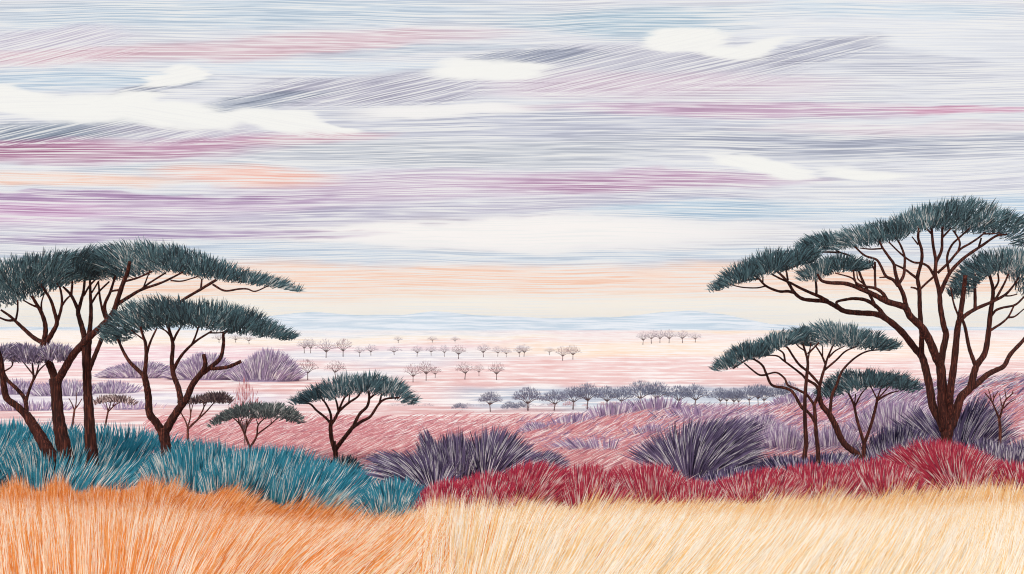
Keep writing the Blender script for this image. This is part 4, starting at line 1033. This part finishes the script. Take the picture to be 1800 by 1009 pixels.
LINE = [(862, 730, 693, 20), (928, 727, 685, 27), (974, 727, 690, 24), (1007, 724, 686, 25), (1032, 724, 680, 27), (1067, 719, 683, 22), (1094, 719, 684, 24), (1127, 717, 676, 29),
        (1155, 717, 677, 25), (1193, 717, 682, 25), (1221, 717, 680, 25), (1265, 718, 687, 20), (1277, 717, 690, 13), (1290, 719, 686, 17), (1299, 719, 688, 14), (1318, 718, 684, 20),
        (1333, 716, 680, 16), (1343, 717, 682, 18), (1368, 717, 680, 20), (1386, 717, 677, 18)]
for i, (x, r, t, hw) in enumerate(LINE):
    far_tree(x, r, t - 2, hw * 1.18, 'slate', '%s slate-grey thorn tree from the left in the long row on the blue-grey strip' % ORD[i], 'slate-grey thorn trees in the long row', i)
ROW2 = [(541, 668, 633, 21), (590, 666, 636, 21), (726, 672, 641, 20), (749, 669, 636, 19), (765, 664, 646, 14), (817, 667, 639, 20), (842, 661, 641, 12), (873, 668, 638, 19)]
for i, (x, r, t, hw) in enumerate(ROW2):
    far_tree(x, r, t, hw, 'brown', '%s rosy-brown bare tree from the left in the row above the central acacia' % ORD[i], 'rosy-brown bare trees on the pink plain', i)
ROW3 = [(535, 621, 598, 15), (546, 621, 597, 15), (573, 629, 597, 20), (603, 627, 597, 20), (632, 627, 610, 11), (652, 625, 607, 15), (693, 624, 609, 15), (733, 627, 609, 13), (758, 625, 609, 13),
        (781, 627, 608, 12), (806, 631, 608, 17), (850, 628, 606, 15), (875, 627, 610, 13), (890, 628, 612, 11), (913, 627, 608, 13), (921, 627, 607, 15), (966, 624, 612, 12), (989, 634, 610, 17), (1007, 632, 608, 17)]
for i, (x, r, t, hw) in enumerate(ROW3):
    far_tree(x, r, t, hw, 'brown' if i in (3, 10, 17, 18) else 'pale', '%s pale bare tree from the left in the distant row on the cream plain' % ORD[i], 'pale bare trees in the distant row', i + 1)
ROW4 = [(385, 603, 588, 15), (414, 602, 588, 14), (438, 605, 590, 14), (700, 603, 592, 10), (760, 602, 592, 12), (800, 602, 592, 10), (1130, 606, 585, 15), (1145, 604, 582, 16), (1160, 603, 582, 16), (1176, 603, 580, 16), (1200, 603, 582, 16), (1222, 602, 586, 14)]
for i, (x, r, t, hw) in enumerate(ROW4):
    far_tree(x, r, t, hw, 'pale', '%s tiny pale tree from the left among the most distant trees' % ORD[i], 'tiny pale trees near the horizon', i + 2)
far_tree(430, 752, 679, 36, 'red', 'pink leafless tree rising behind the grey-green low acacia', 'bare trees', 1, 60)

# small far bushes
def far_bush(x, row, hw, hpx, style, label, group, i, Y=None):
    Y = Y or min(EYE * F / (row - HY), 222)
    s = Y / F; X = (x - 900) * s; z = float(T(X, Y))
    me = PROTO[style][i % 4][1]
    o = bpy.data.objects.new('low_bush', me); COL.objects.link(o)
    o.location = (X, Y, z - 0.36 * hpx * s * 1.6); o.scale = (hw * s, hw * s, hpx * s * 1.6)
    tag(o, label, 'bush', group)


for i, (x, r, hw, h) in enumerate([(808, 724, 16, 12), (896, 724, 18, 15), (916, 722, 18, 14)]):
    far_bush(x, r, hw, h, 'slate', ['low slate bush standing apart left of the long tree row', 'low slate bush under the second tree of the long row, left half', 'low slate bush under the second tree of the long row, right half'][i], 'low slate bushes', i)
for i, (x, r, hw, h) in enumerate([(972, 661, 10, 7), (1000, 658, 14, 10), (1028, 653, 6, 5), (1060, 655, 12, 8), (1080, 655, 12, 9), (1122, 648, 9, 6), (1140, 648, 10, 8), (1164, 648, 8, 6), (1206, 645, 9, 7)]):
    far_bush(x, r, hw, h, 'red', '%s dull red low bush from the left on the bare pink plain' % ORD[i], 'dull red bushes on the pink plain', i)

for i, (x, r, hw, h) in enumerate([(694, 601, 16, 7), (722, 600, 18, 7), (752, 600, 15, 6), (822, 600, 14, 7), (850, 600, 16, 6), (930, 603, 14, 6), (962, 602, 18, 7), (1000, 602, 14, 6), (1092, 604, 18, 7), (1114, 604, 14, 8), (1246, 601, 16, 7), (1268, 601, 14, 6)]):
    far_bush(x, r, hw, h, 'pale', '%s pale grey low bush from the left along the farthest scrub line' % ORD[i], 'pale bushes along the farthest scrub line', i)

# ------------------------------------------------------------------ air over the plain
HAZE = 2e-5
hv = np.array([(x, y, z) for x in (-17000, 17000) for y in (-80, 12600) for z in (-4, 150)], float)
g = Geo(); g.add(hv, [(0, 1, 3, 2), (4, 6, 7, 5), (0, 4, 5, 1), (2, 3, 7, 6), (0, 2, 6, 4), (1, 5, 7, 3)], 0.5)
am = bpy.data.materials.new('pale_air'); am.use_nodes = True; nt = am.node_tree; nt.nodes.clear()
pv = nt.nodes.new('ShaderNodeVolumePrincipled'); pv.inputs['Color'].default_value = (0.90, 0.94, 1.0, 1); pv.inputs['Density'].default_value = HAZE
mo = nt.nodes.new('ShaderNodeOutputMaterial'); nt.links.new(pv.outputs[0], mo.inputs['Volume'])
tag(g.build('haze', am), 'pale air over the far plain', 'haze', kind='stuff')

# ------------------------------------------------------------------ light, camera
sun = bpy.data.lights.new('sun', 'SUN'); sun.energy = 2.0; sun.angle = math.radians(14); sun.color = (1.0, 0.96, 0.9)
so = bpy.data.objects.new('sun', sun); COL.objects.link(so)
so.rotation_euler = (math.radians(54), 0, math.radians(-20))

cam = bpy.data.cameras.new('camera'); cam.sensor_width = 36; cam.lens = 36 * F / 1800.0
cam.shift_y = (HY - 504.5) / 1800.0
cam.clip_start = 0.1; cam.clip_end = 60000
co = bpy.data.objects.new('camera', cam); COL.objects.link(co)
co.location = (0, 0, EYE); co.rotation_euler = (math.radians(90), 0, 0)
scene.camera = co
vs = scene.view_settings
vs.view_transform = 'Standard'; vs.look = 'None'; vs.exposure = 0.0; vs.gamma = 1.0
